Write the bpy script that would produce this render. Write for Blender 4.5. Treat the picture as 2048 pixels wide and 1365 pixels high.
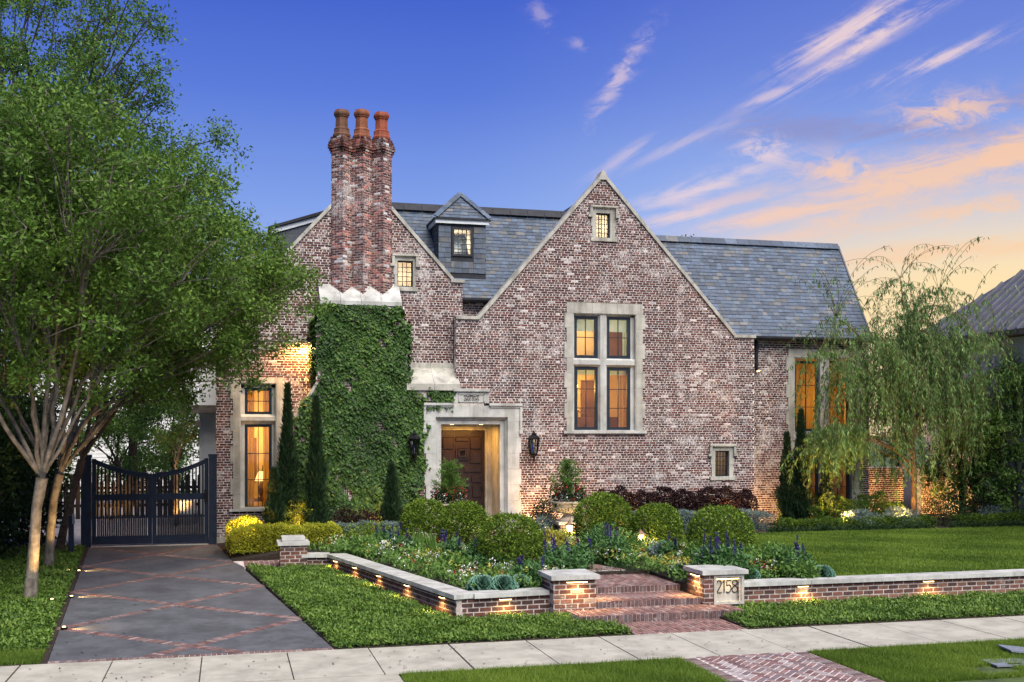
import bpy, math, random
import numpy as np
from mathutils import Vector

for o in list(bpy.data.objects):
    bpy.data.objects.remove(o)
SC = bpy.context.scene
COL = SC.collection
rng = np.random.default_rng(7)
random.seed(7)

# ------------------------------------------------------------------ camera
YAW = math.radians(14.5); FPX = 2200.0; HZ = 863.0; EYE = 3.2
cd = bpy.data.cameras.new('camera'); cam = bpy.data.objects.new('camera', cd); COL.objects.link(cam)
cam.location = (0, 0, EYE); cam.rotation_euler = (math.pi/2, 0, -YAW)
cd.sensor_width = 36; cd.lens = 36*FPX/2048; cd.shift_y = (HZ-682.5)/2048; cd.clip_end = 3000; cd.clip_start = .1
SC.camera = cam
SC.render.resolution_x = 1024; SC.render.resolution_y = 682
SC.render.engine = 'CYCLES'
SC.view_settings.view_transform = 'Standard'; SC.view_settings.look = 'None'
SC.view_settings.exposure = 1.0; SC.view_settings.gamma = 1
SC.cycles.max_bounces = 6; SC.cycles.transparent_max_bounces = 12

# ------------------------------------------------------------------ world (dusk sky, sunset low on the right)
class S:
    """tiny expression wrapper for shader math nodes"""
    nt = None
    def __init__(s, sock): s.k = sock
    @staticmethod
    def op(kind, *a, clamp=False):
        n = S.nt.nodes.new('ShaderNodeMath'); n.operation = kind; n.use_clamp = clamp
        for i, x in enumerate(a):
            if isinstance(x, S): S.nt.links.new(x.k, n.inputs[i])
            else: n.inputs[i].default_value = x
        return S(n.outputs[0])
    def __add__(s, o): return S.op('ADD', s, o)
    def __radd__(s, o): return S.op('ADD', o, s)
    def __sub__(s, o): return S.op('SUBTRACT', s, o)
    def __rsub__(s, o): return S.op('SUBTRACT', o, s)
    def __mul__(s, o): return S.op('MULTIPLY', s, o)
    def __rmul__(s, o): return S.op('MULTIPLY', o, s)
    def __truediv__(s, o): return S.op('DIVIDE', s, o)
def sstep(x, a, b, lo=0., hi=1.):
    n = S.nt.nodes.new('ShaderNodeMapRange'); n.interpolation_type = 'SMOOTHSTEP'
    S.nt.links.new(x.k, n.inputs[0])
    for i, v in enumerate((a, b, lo, hi)): n.inputs[i+1].default_value = v
    return S(n.outputs[0])
def cmix(f, a, b):
    n = S.nt.nodes.new('ShaderNodeMix'); n.data_type = 'RGBA'; n.clamp_factor = True
    if isinstance(f, S): S.nt.links.new(f.k, n.inputs[0])
    else: n.inputs[0].default_value = f
    for i, c in ((6, a), (7, b)):
        if isinstance(c, S): S.nt.links.new(c.k, n.inputs[i])
        else: n.inputs[i].default_value = c
    return S(n.outputs[2])
def lin(r, g, b):
    f = lambda v: (v/255/12.92 if v/255 <= .04045 else ((v/255+.055)/1.055)**2.4)
    return (f(r), f(g), f(b), 1)
def noise(vec, scale, detail=4, rough=.55, dist=0.):
    n = S.nt.nodes.new('ShaderNodeTexNoise'); n.inputs['Scale'].default_value = scale
    n.inputs['Detail'].default_value = detail; n.inputs['Roughness'].default_value = rough
    n.inputs['Distortion'].default_value = dist
    if vec is not None: S.nt.links.new(vec.k, n.inputs['Vector'])
    return S(n.outputs['Fac'])
def comb(x, y, z):
    n = S.nt.nodes.new('ShaderNodeCombineXYZ')
    for i, v in enumerate((x, y, z)):
        if isinstance(v, S): S.nt.links.new(v.k, n.inputs[i])
        else: n.inputs[i].default_value = v
    return S(n.outputs[0])
def ramp(f, stops, interp='LINEAR'):
    n = S.nt.nodes.new('ShaderNodeValToRGB'); S.nt.links.new(f.k, n.inputs[0]); cr = n.color_ramp
    cr.interpolation = interp
    while len(cr.elements) < len(stops): cr.elements.new(.5)
    for e, (p, c) in zip(cr.elements, stops): e.position = p; e.color = c
    return S(n.outputs[0])

world = bpy.data.worlds.new('World'); SC.world = world; world.use_nodes = True
S.nt = world.node_tree; S.nt.nodes.clear()
tc = S.nt.nodes.new('ShaderNodeTexCoord'); DIR = S(tc.outputs['Generated'])
def wdot(v):
    n = S.nt.nodes.new('ShaderNodeVectorMath'); n.operation = 'DOT_PRODUCT'
    S.nt.links.new(DIR.k, n.inputs[0]); n.inputs[1].default_value = v
    return S(n.outputs['Value'])
def rayd(px, py):
    u = (px-1024)/FPX; v = (HZ-py)/FPX
    return Vector((math.sin(YAW)+u*math.cos(YAW), math.cos(YAW)-u*math.sin(YAW), v)).normalized()
dz = wdot((0, 0, 1))
SUNSET = rayd(2150, 640)
base = ramp(dz*1.0, [(0., lin(192, 206, 238)), (.12, lin(168, 190, 240)), (.2, lin(130, 162, 234)), (.29, lin(92, 125, 219)), (.38, lin(66, 97, 204)), (1., lin(44, 72, 168))])
gl = wdot(SUNSET)
g1 = sstep(gl, .84, .999)
g2 = sstep(gl, .928, 1.0)
lowf = sstep(dz, .34, .1)
sky = cmix(g1*(lowf*.75+.25)*.66, base, lin(188, 208, 244))
sky = cmix(g2*sstep(dz, .25, .10)*1.1, sky, lin(255, 228, 180))
# cirrus bands, parallel streaks converging towards a low point left of the gable
AX = rayd(1500, 500); AX = Vector((AX.x, AX.y, 0)).normalized(); RT = Vector((AX.y, -AX.x, 0))
df = S.op('MAXIMUM', wdot(AX), .05); su = wdot(RT)/df; sv = dz/df
front = sstep(wdot(AX), .1, .45)
def gno(px, py):
    d = rayd(px, py); k = d.dot(AX); return d.dot(RT)/k, d.z/k
n30 = noise(comb((su*.88+sv*.47)*11., (sv*.88-su*.47)*85., 2.3), 1.0, 8, .68, .8)
n10 = noise(comb((su*.985+sv*.17)*10., (sv*.985-su*.17)*55., 6.1), 1.0, 8, .68, .9)
nf = noise(comb(su*38., sv*70., 1.1), 1.0, 6, .68, .6)
def streak(px, py, ang, la, wb, nz):
    """one cloud streak of the sky: centre direction, slope, half length and half width (degrees-like units)"""
    cu, cv = gno(px, py); c_, s_ = math.cos(math.radians(ang)), math.sin(math.radians(ang)); la *= 1.15/FPX; wb *= 1.3/FPX
    x = (su-cu)*(c_/la)+(sv-cv)*(s_/la); y = (sv-cv)*(c_/wb)-(su-cu)*(s_/wb)
    g = S.op('EXPONENT', (x*x+y*y)*-1.)
    return S.op('MULTIPLY', g*1.15, sstep(nz*.75+nf*.25+g*.16, .46, .72), clamp=True)
def smax(L):
    m = L[0]
    for q in L[1:]: m = S.op('MAXIMUM', m, q)
    return m
pink = smax([streak(1700, 60, 29, 135, 20, n30)*.95, streak(1740, 80, 29, 165, 15, n30)*.95, streak(1885, 116, 19, 110, 13, n30)*.85, streak(1243, 148, 56, 85, 15, nf)*.6,
             streak(1545, 190, 20, 60, 9, n30)*.6, streak(1378, 282, 21, 110, 10, n30)*.35, streak(1240, 318, 32, 70, 11, n30)*.4, streak(1415, 370, 16, 140, 17, n10)*.75,
             streak(1530, 300, -14, 48, 24, nf)*.8, streak(1155, 85, -40, 22, 10, nf)*.3, streak(1082, 30, -50, 30, 14, nf)*.3, streak(1500, 215, 25, 120, 10, n30)*.15, streak(1370, 432, 8, 90, 13, n10)*.6])
warm = smax([streak(1900, 225, 2, 85, 28, nf)*.75, streak(1850, 352, 11, 260, 44, n10)*.78, streak(1690, 345, -8, 75, 26, nf)*.8, streak(2020, 310, 18, 120, 45, n10)*.85, streak(1570, 428, 9, 170, 17, n10)*.75,
             streak(1780, 415, 12, 200, 28, n10)*.65, streak(2150, 260, 8, 160, 40, n10)*.8, streak(1620, 470, 6, 260, 16, n10)*.5, streak(1480, 400, 14, 200, 16, n10)*.45, streak(1900, 500, 4, 260, 20, n10)*.6, streak(1960, 415, 8, 180, 18, nf)*.6])
bank = smax([streak(1720, 258, -4, 300, 26, n10), streak(2040, 200, 0, 60, 22, nf)*.7])
sky = cmix(bank*.62, sky, lin(146, 146, 194))
sky = cmix(pink*front*.82, sky, lin(250, 220, 214))
sky = cmix(warm*front, sky, cmix(g2, lin(252, 210, 198), lin(255, 206, 162)))
bg = S.nt.nodes.new('ShaderNodeBackground'); S.nt.links.new(sky.k, bg.inputs[0]); bg.inputs[1].default_value = 0.5
wo = S.nt.nodes.new('ShaderNodeOutputWorld'); S.nt.links.new(bg.outputs[0], wo.inputs[0])
world.cycles.sampling_method = 'MANUAL'; world.cycles.sample_map_resolution = 512

# soft key light added from behind the camera to brighten the facade
sd = bpy.data.lights.new('key_light', 'SUN'); sd.energy = 3.6; sd.angle = math.radians(55); sd.color = (1., .93, .84)
key_light = bpy.data.objects.new('key_light', sd); COL.objects.link(key_light)
key_light.rotation_euler = Vector((-.16, .63, -.84)).to_track_quat('-Z', 'Y').to_euler()

# ------------------------------------------------------------------ helpers
sA, cA = math.sin(YAW), math.cos(YAW)
def W(px, py, Y=None, z=None):
    """point of the place seen at a photo pixel, on the vertical plane y=Y or the level z"""
    u = (px-1024)/FPX; v = (HZ-py)/FPX
    d = (sA+u*cA, cA-u*sA, v)
    t = Y/d[1] if Y is not None else (z-EYE)/v
    return Vector((d[0]*t, d[1]*t, EYE+v*t))
def XX(px, Y): return W(px, HZ, Y=Y).x
def ZZ(px, py, Y): return W(px, py, Y=Y).z

WO = {}
def place(o, parent, origin=(0, 0, 0)):
    COL.objects.link(o); origin = Vector(origin)
    if parent is not None:
        o.parent = parent; o.location = origin-WO.get(parent, Vector((0, 0, 0)))
    else: o.location = origin
    WO[o] = origin
    return o
def tag(o, label=None, cat=None, group=None, kind=None):
    if label: o['label'] = label
    if cat: o['category'] = cat
    if group: o['group'] = group
    if kind: o['kind'] = kind
    return o
def thing(name, label, cat, loc=(0, 0, 0), group=None):
    return tag(place(bpy.data.objects.new(name, None), None, loc), label, cat, group)

def np_mesh(name, v, faces, cols=None, mat=None, smooth=False):
    me = bpy.data.meshes.new(name)
    v = np.asarray(v, dtype=np.float32); me.vertices.add(len(v)); me.vertices.foreach_set('co', v.ravel())
    loops = np.concatenate([np.asarray(f, dtype=np.int32).ravel() for f in faces])
    tot = np.concatenate([np.full(len(f), np.asarray(f).shape[1], dtype=np.int32) for f in faces])
    st = np.concatenate([[0], np.cumsum(tot)[:-1]]).astype(np.int32)
    me.loops.add(len(loops)); me.loops.foreach_set('vertex_index', loops)
    me.polygons.add(len(tot)); me.polygons.foreach_set('loop_start', st)
    me.polygons.foreach_set('use_smooth', np.full(len(tot), smooth, dtype=bool))
    if cols is not None:
        a = me.attributes.new('col', 'FLOAT_COLOR', 'POINT'); a.data.foreach_set('color', np.asarray(cols, dtype=np.float32).ravel())
    me.update(calc_edges=True)
    if mat: me.materials.append(mat)
    return me

BOXF = np.array([[0, 3, 2, 1], [4, 5, 6, 7], [0, 1, 5, 4], [1, 2, 6, 5], [2, 3, 7, 6], [3, 0, 4, 7]])
class G:
    """collects shapes, builds ONE mesh object"""
    def __init__(s): s.v = []; s.f = {}; s.c = []; s.n = 0
    def add(s, v, f, c=None):
        v = np.asarray(v, dtype=float).reshape(-1, 3)
        for face in f: s.f.setdefault(len(face), []).append([i+s.n for i in face])
        s.v.append(v); s.n += len(v)
        s.c.append(np.tile(np.array(c if c is not None else (1, 1, 1, 1), dtype=float), (len(v), 1)))
        return s
    def addn(s, v, f, c):
        """arrays: v (n,3), f (m,k), c (n,4)"""
        f = np.asarray(f); s.f.setdefault(f.shape[1], []).append(f+s.n)
        s.v.append(np.asarray(v)); s.c.append(np.asarray(c)); s.n += len(v)
        return s
    def box(s, x0, x1, y0, y1, z0, z1, c=None):
        return s.add([(x0, y0, z0), (x1, y0, z0), (x1, y1, z0), (x0, y1, z0), (x0, y0, z1), (x1, y0, z1), (x1, y1, z1), (x0, y1, z1)], BOXF, c)
    def bar(s, a, b, w, h=None, up=(0, 0, 1), c=None):
        a, b = Vector(a), Vector(b); h = h or w; d = (b-a).normalized(); u = Vector(up)
        if abs(d.dot(u)) > .98: u = Vector((0, 1, 0))
        x = d.cross(u).normalized()*w/2; y = x.cross(d).normalized()*h/2
        return s.add([a-x-y, a+x-y, a+x+y, a-x+y, b-x-y, b+x-y, b+x+y, b-x+y], BOXF, c)
    def prism(s, poly, off, c=None):
        """poly: 3D points, extruded by off"""
        n = len(poly); off = Vector(off); p = [Vector(q) for q in poly]
        return s.add([*p, *[q+off for q in p]], [list(range(n))[::-1], list(range(n, 2*n))]+[[i, (i+1) % n, n+(i+1) % n, n+i] for i in range(n)], c)
    def quad(s, *p, c=None): return s.add(p, [list(range(len(p)))], c)
    def tube(s, pts, rad, n=6, c=None, cap=False):
        pts = [Vector(p) for p in pts]; k = len(pts)
        if not hasattr(rad, '__len__'): rad = [rad]*k
        vs = []
        for i in range(k):
            d = (pts[min(i+1, k-1)]-pts[max(i-1, 0)])
            d = d.normalized() if d.length > 1e-9 else Vector((0, 0, 1))
            u = Vector((0, 0, 1)) if abs(d.z) < .9 else Vector((0, 1, 0))
            x = d.cross(u).normalized(); y = d.cross(x)
            for j in range(n):
                t = 2*math.pi*j/n; vs.append(pts[i]+(x*math.cos(t)+y*math.sin(t))*rad[i])
        f = [[i*n+j, i*n+(j+1) % n, (i+1)*n+(j+1) % n, (i+1)*n+j] for i in range(k-1) for j in range(n)]
        if cap: f += [list(range(n)), list(range((k-1)*n, k*n))[::-1]]
        return s.add(vs, f, c)
    def lathe(s, prof, cen, n=20, c=None, squash=1.):
        cen = Vector(cen); vs = []
        for r, z in prof:
            for j in range(n):
                t = 2*math.pi*(j+.5)/n; vs.append(cen+Vector((r*math.cos(t), r*math.sin(t)*squash, z)))
        k = len(prof)
        f = [[i*n+j, i*n+(j+1) % n, (i+1)*n+(j+1) % n, (i+1)*n+j] for i in range(k-1) for j in range(n)]
        f += [list(range(n))[::-1], list(range((k-1)*n, k*n))]
        return s.add(vs, f, c)
    def build(s, name, mat, parent=None, smooth=False, origin=(0, 0, 0)):
        if not s.v: return None
        v = np.concatenate(s.v)-np.array(origin)
        faces = []
        for k, L in s.f.items():
            rows = [np.asarray(r).reshape(-1, k) for r in L]; faces.append(np.concatenate(rows))
        me = np_mesh(name, v, faces, np.concatenate(s.c), mat, smooth)
        return place(bpy.data.objects.new(name, me), parent, origin)

# ------------------------------------------------------------------ materials
MATS = {}
def mat_new(name):
    m = bpy.data.materials.new(name); m.use_nodes = True; S.nt = m.node_tree
    MATS[name] = m
    b = S.nt.nodes['Principled BSDF']
    return m, b
def objco():
    n = S.nt.nodes.new('ShaderNodeNewGeometry'); return S(n.outputs['Position'])
def attr(name='col'):
    n = S.nt.nodes.new('ShaderNodeAttribute'); n.attribute_name = name; return n
def setin(b, name, val):
    if isinstance(val, S): S.nt.links.new(val.k, b.inputs[name])
    else: b.inputs[name].default_value = val
def bump(b, h, dist=.01, strength=.6):
    n = S.nt.nodes.new('ShaderNodeBump'); n.inputs['Distance'].default_value = dist; n.inputs['Strength'].default_value = strength
    S.nt.links.new(h.k, n.inputs['Height']); S.nt.links.new(n.outputs[0], b.inputs['Normal'])
def cmul(a, b):
    n = S.nt.nodes.new('ShaderNodeMix'); n.data_type = 'RGBA'; n.blend_type = 'MULTIPLY'; n.inputs[0].default_value = 1
    for i, c in ((6, a), (7, b)):
        if isinstance(c, S): S.nt.links.new(c.k, n.inputs[i])
        else: n.inputs[i].default_value = c
    return S(n.outputs[2])
def C(r, g, b): return (r, g, b, 1)
def streaks(p, lo):
    mp = S.nt.nodes.new('ShaderNodeMapping'); mp.inputs['Scale'].default_value = (2.6, 2.6, .22); S.nt.links.new(p.k, mp.inputs[0])
    return cmix(sstep(noise(S(mp.outputs[0]), 1.4, 5, .65), .36, .56), C(lo, lo, lo*.97), C(1, 1, 1))
def simple(name, col, rough=.7, nscale=6., var=.25, metal=0., bmp=0., nscale2=None, spec=.4, runs=0):
    m, b = mat_new(name); p = objco()
    n = noise(p, nscale, 5, .6)
    lo = C(*[max(0, x*(1-var)) for x in col[:3]]); hi = C(*[min(1, x*(1+var)) for x in col[:3]])
    c = cmix(sstep(n, .3, .7), lo, hi)
    if nscale2:
        c = cmul(c, cmix(sstep(noise(p, nscale2, 3, .7), .35, .6), C(.8, .8, .8), C(1, 1, 1)))
    if runs: c = cmul(c, streaks(p, runs))
    setin(b, 'Base Color', c); setin(b, 'Roughness', rough); setin(b, 'Metallic', metal); setin(b, 'Specular IOR Level', spec)
    if bmp: bump(b, noise(p, nscale*6, 4, .6), bmp)
    return m
def attr_mat(name, rough=.8, wash=0., nscale=14., spec=.3, washcol=(.56, .53, .5), big=1.1):
    """colour comes with each piece (brick, slate); wash = lime wash patches"""
    m, b = mat_new(name); p = objco(); a = S(attr().outputs['Color'])
    n = noise(p, nscale, 4, .65)
    c = cmul(a, cmix(sstep(n, .3, .7), C(.72, .72, .72), C(1.2, 1.2, 1.2)))
    if wash:
        w = sstep(noise(p, big, 2, .5)*.55+noise(p, .8, 3, .6)*.5+noise(p, 19., 4, .7)*.8, 1.09-wash*.28, 1.31-wash*.24)
        c = cmix(w*.85, c, C(*washcol))
    if wash > .4:
        c = cmul(c, streaks(p, .72))
    setin(b, 'Base Color', c); setin(b, 'Roughness', rough); setin(b, 'Specular IOR Level', spec)
    bump(b, noise(p, 60., 3, .6), .006)
    return m
def leaf_mat(name, c0, c1, c2, trans=.3, rough=.55):
    m, b = mat_new(name)
    a = attr(); sp = S.nt.nodes.new('ShaderNodeSeparateColor'); S.nt.links.new(a.outputs['Color'], sp.inputs[0])
    c = ramp(S(sp.outputs[0]), [(0., C(*c0)), (.5, C(*c1)), (1., C(*c2))])
    setin(b, 'Base Color', c); setin(b, 'Roughness', rough); setin(b, 'Specular IOR Level', .25)
    t = S.nt.nodes.new('ShaderNodeBsdfTranslucent'); S.nt.links.new(c.k, t.inputs[0])
    mx = S.nt.nodes.new('ShaderNodeMixShader'); mx.inputs[0].default_value = trans
    S.nt.links.new(b.outputs[0], mx.inputs[1]); S.nt.links.new(t.outputs[0], mx.inputs[2])
    S.nt.links.new(mx.outputs[0], S.nt.nodes['Material Output'].inputs[0])
    return m
def emit(name, col, strength):
    m, b = mat_new(name); setin(b, 'Base Color', C(.8, .7, .5)); setin(b, 'Emission Color', C(*col)); setin(b, 'Emission Strength', strength)
    return m

M_brick = attr_mat('brick', .85, wash=.56, big=3.)
M_gbrick = attr_mat('garden_brick', .88, wash=.22, big=2.5)
M_paver = attr_mat('paver_brick', .85, wash=.3, big=2.5, washcol=(.42, .36, .34))
M_mortar = simple('mortar', (.71, .665, .605), .9, 9., .22, bmp=.006)
M_gmortar = simple('garden_mortar', (.46, .41, .355), .9, 9., .25, bmp=.008)
M_pmortar = simple('paving_mortar', (.58, .53, .50), .9, 9., .2, bmp=.005)
M_stone = simple('limestone', (.405, .395, .34), .8, 2.2, .18, bmp=.004, nscale2=.9, runs=.68)
M_cope = simple('coping_stone', (.45, .455, .42), .75, 3., .12, bmp=.004, nscale2=1.3, runs=.75)
M_slate = attr_mat('slate', .55, nscale=9., spec=.5)
M_lead = simple('dark_metal', (.018, .02, .024), .5, 5., .3, metal=.3)
M_navy = simple('navy_paint', (.009, .017, .025), .4, 6., .2)
M_gate = simple('gate_paint', (.0075, .015, .030), .45, 5., .35)
M_iron = simple('black_iron', (.012, .012, .013), .45, 8., .3, metal=.5)
M_fascia = simple('white_fascia', (.62, .66, .66), .6, 4., .08)
M_stucco = simple('white_stucco', (.62, .62, .60), .85, 3., .1, bmp=.004)
M_terra = attr_mat('terracotta', .8, nscale=5.)
M_timber = simple('grey_timber', (.11, .09, .075), .8, 7., .35, bmp=.005)
M_soil = simple('mulch_soil', (.028, .019, .013), .95, 22., .6, bmp=.03)
M_ground = simple('ground_turf', (.05, .075, .02), .95, 4., .4, bmp=.02)
M_conc = simple('sidewalk_concrete', (.375, .36, .295), .85, 1.8, .12, bmp=.004, nscale2=2.2)
M_joint = simple('dark_joint', (.05, .045, .035), .95, 9., .4)
M_drive = simple('charcoal_concrete', (.083, .088, .096), .75, 1.3, .25, bmp=.004, nscale2=5.)
M_court = simple('court_paving', (.42, .38, .35), .8, 3., .2)
M_bark = simple('smooth_bark', (.19, .165, .13), .85, 5., .5, bmp=.03, nscale2=9., runs=.6)
M_bark2 = simple('dark_bark', (.055, .042, .03), .9, 9., .4, bmp=.02)
M_bark3 = simple('willow_bark', (.13, .085, .045), .9, 9., .4, bmp=.01)
M_room = simple('room_plaster', (.62, .47, .26), .9, 1.5, .12)
M_roomc = simple('cream_plaster', (.66, .62, .52), .9, 1.5, .1)
M_roomd = simple('room_dark', (.16, .08, .035), .8, 1.5, .3)
M_urn = simple('cast_stone', (.52, .44, .33), .8, 4., .15, bmp=.004)
M_lid = simple('grey_polymer', (.17, .19, .22), .6, 20., .25, bmp=.004)
M_wood, _b = mat_new('door_oak')
_p = objco(); _mp = S.nt.nodes.new('ShaderNodeMapping'); _mp.inputs['Scale'].default_value = (14, 14, 1.2); S.nt.links.new(_p.k, _mp.inputs[0])
setin(_b, 'Base Color', cmix(sstep(noise(S(_mp.outputs[0]), 2., 5, .6, .6), .3, .7), C(.007, .003, .002), C(.024, .0085, .0045))); setin(_b, 'Roughness', .45)
# glass: thin clear pane with a weak mirror
M_glass, _b = mat_new('window_glass')
_lw = S.nt.nodes.new('ShaderNodeFresnel'); _lw.inputs[0].default_value = 1.5
_t = S.nt.nodes.new('ShaderNodeBsdfTransparent'); _t.inputs[0].default_value = (.96, .97, .96, 1)
_g = S.nt.nodes.new('ShaderNodeBsdfGlossy'); _g.inputs['Roughness'].default_value = .03
_m = S.nt.nodes.new('ShaderNodeMixShader'); S.nt.links.new((S(_lw.outputs[0])*1.9).k, _m.inputs[0])
S.nt.links.new(_t.outputs[0], _m.inputs[1]); S.nt.links.new(_g.outputs[0], _m.inputs[2]); S.nt.links.new(_m.outputs[0], S.nt.nodes['Material Output'].inputs[0])
# drapes: cloth that lets the room light through
def cloth(name, col):
    m, b = mat_new(name); setin(b, 'Base Color', C(*col)); setin(b, 'Roughness', .9)
    t = S.nt.nodes.new('ShaderNodeBsdfTranslucent'); t.inputs[0].default_value = C(*col)
    mx = S.nt.nodes.new('ShaderNodeMixShader'); mx.inputs[0].default_value = .4
    S.nt.links.new(b.outputs[0], mx.inputs[1]); S.nt.links.new(t.outputs[0], mx.inputs[2]); S.nt.links.new(mx.outputs[0], S.nt.nodes['Material Output'].inputs[0])
    return m
M_drape = cloth('amber_drape', (.62, .40, .12)); M_blind = cloth('pale_blind', (.55, .74, .72)); M_copper = simple('aged_copper', (.20, .12, .08), .5, 9., .3, metal=.5)
M_bulb = emit('warm_bulb', (1., .62, .24), 6.); M_bulb2 = emit('lit_glass', (1., .70, .34), 3.5); M_shade = emit('lamp_shade_glow', (1., .62, .2), 1.1)

L_myrtle = leaf_mat('myrtle_leaf', (0.049, 0.097, 0.014), (0.094, 0.184, 0.025), (0.190, 0.294, 0.047), .32)
L_oak = leaf_mat('oak_leaf', (0.040, 0.092, 0.019), (0.084, 0.177, 0.029), (0.156, 0.277, 0.051), .3)
L_dark = leaf_mat('evergreen_leaf', (.008, .022, .007), (.016, .042, .012), (.035, .075, .020), .2)
L_box = leaf_mat('boxwood_leaf', (0.025, 0.059, 0.007), (0.106, 0.183, 0.017), (0.269, 0.366, 0.038), .25)
L_lamplit = leaf_mat('lamplit_leaf', (0.069, 0.096, 0.010), (0.299, 0.324, 0.024), (0.598, 0.588, 0.048), .25)  # yellow of the lamp light is painted into these leaf colours
L_ivy = leaf_mat('ivy_leaf', (0.014, 0.041, 0.008), (0.037, 0.093, 0.016), (0.101, 0.182, 0.030), .2)
L_cyp = leaf_mat('cypress_leaf', (.010, .024, .010), (.020, .046, .017), (.040, .075, .026), .15)
L_grey = leaf_mat('grey_green_leaf', (.07, .11, .10), (.14, .20, .18), (.25, .32, .29), .2)
L_plum = leaf_mat('plum_leaf', (0.010, 0.005, 0.006), (0.027, 0.011, 0.012), (0.051, 0.020, 0.020), .2)
L_cover = leaf_mat('ground_cover_leaf', (0.029, 0.066, 0.011), (0.078, 0.152, 0.022), (0.181, 0.285, 0.050), .25, .45)
L_grass = leaf_mat('grass_blade', (0.051, 0.099, 0.009), (0.111, 0.192, 0.019), (0.193, 0.283, 0.035), .3)
L_bed = leaf_mat('bedding_leaf', (0.043, 0.102, 0.020), (0.099, 0.197, 0.038), (0.189, 0.319, 0.071), .25)
L_salvia = leaf_mat('salvia_leaf', (.030, .085, .024), (.060, .150, .040), (.11, .22, .07), .25)
L_purple = leaf_mat("salvia_flower", (.022, .016, .085), (.042, .03, .15), (.085, .062, .24), .2)
L_kale = leaf_mat('kale_leaf', (.06, .15, .10), (.14, .28, .20), (.30, .44, .34), .15)
L_white = leaf_mat('white_petal', (.55, .55, .5), (.75, .75, .7), (.85, .85, .8), .2)
L_red = leaf_mat('red_petal', (.16, .008, .012), (.30, .018, .02), (.42, .04, .04), .2)
L_yel = leaf_mat('yellow_leaf', (.16, .17, .02), (.32, .30, .04), (.5, .46, .1), .25)
L_willow = leaf_mat('willow_leaf', (0.056, 0.120, 0.033), (0.143, 0.254, 0.068), (0.272, 0.424, 0.136), .4)

# ------------------------------------------------------------------ brick work
def brick_cols(n, r, kind='house'):
    if kind == 'house':
        pal = np.array([(.090, .033, .027), (.112, .042, .033), (.068, .029, .026), (.145, .060, .043), (.088, .044, .038), (.17, .10, .085), (.46, .41, .385), (.27, .21, .195)])
        pr = [.23, .23, .17, .09, .12, .06, .045, .06]
    elif kind == 'garden':
        pal = np.array([(.10, .042, .032), (.13, .056, .04), (.075, .04, .034), (.12, .08, .065), (.17, .09, .06), (.24, .19, .15)]); pr = [.27, .25, .2, .1, .12, .06]
    else:
        pal = np.array([(.19, .105, .090), (.24, .14, .12), (.16, .095, .088), (.25, .17, .15), (.19, .145, .14), (.33, .24, .21)]); pr = [.24, .26, .16, .14, .1, .1]
    c = pal[r.choice(len(pal), n, p=np.array(pr)/sum(pr))]*r.uniform(.8, 1.25, (n, 1))
    return np.concatenate([c, np.ones((n, 1))], 1)

def boxes_mesh(g, O, U, N, T, r, cols):
    """r rows: u0,u1,t0,t1,d0,d1 ; point = O + u*U + t*T + d*N (d outwards)"""
    r = np.asarray(r); n = len(r)
    if not n: return
    O, U, N, T = [np.array(a, dtype=float) for a in (O, U, N, T)]
    idx = [(0, 2, 4), (1, 2, 4), (1, 3, 4), (0, 3, 4), (0, 2, 5), (1, 2, 5), (1, 3, 5), (0, 3, 5)]
    v = np.stack([O+r[:, a:a+1]*U+r[:, b:b+1]*T+r[:, c:c+1]*N for a, b, c in idx], 1).reshape(-1, 3)
    fb = np.array([[4, 5, 6, 7], [0, 1, 5, 4], [1, 2, 6, 5], [2, 3, 7, 6], [3, 0, 4, 7]])
    f = (np.arange(n)[:, None, None]*8+fb[None]).reshape(-1, 4)
    g.addn(v, f, np.repeat(cols, 8, axis=0))

def lay_bricks(ivals, z0, z1, course, mod, joint, header_every=0, seed=1):
    r = np.random.default_rng(seed); out = []
    k = 0; z = z0
    while z < z1-1e-6:
        zt = min(z+course, z1); zm = (z+zt)/2
        hd = header_every and k % header_every == 2
        m = mod/2 if hd else mod
        off = (mod*.25 if hd else (mod/2 if k % 2 else 0.))+r.uniform(-.012, .012)
        for a, b in ivals(zm):
            i = math.floor((a-off)/m)
            while True:
                u0 = max(a, off+i*m+joint/2); u1 = min(b, off+(i+1)*m-joint/2)
                if off+i*m > b: break
                if u1-u0 > .03: out.append((u0, u1, z+joint/2, zt-joint/2, -.02, r.normal(0, .0016)))
                i += 1
        z += course; k += 1
    return np.array(out)

def sub_holes(base, holes):
    def f(z):
        iv = [list(i) for i in base(z)]
        for (a, b, c, d) in holes:
            if c <= z <= d:
                nv = []
                for s, e in iv:
                    if b <= s or a >= e: nv.append([s, e]); continue
                    if a > s: nv.append([s, a])
                    if b < e: nv.append([b, e])
                iv = nv
        return [i for i in iv if i[1]-i[0] > .01]
    return f

def backing(g, O, U, N, ivals, z0, z1, course, thick, rec=.009):
    rows = []; z = z0
    while z < z1-1e-6:
        zt = min(z+course, z1)
        for a, b in ivals((z+zt)/2): rows.append((a, b, z, zt, -thick, -rec))
        z += course
    boxes_mesh(g, O, U, N, (0, 0, 1), rows, np.ones((len(rows), 4)))

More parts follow.
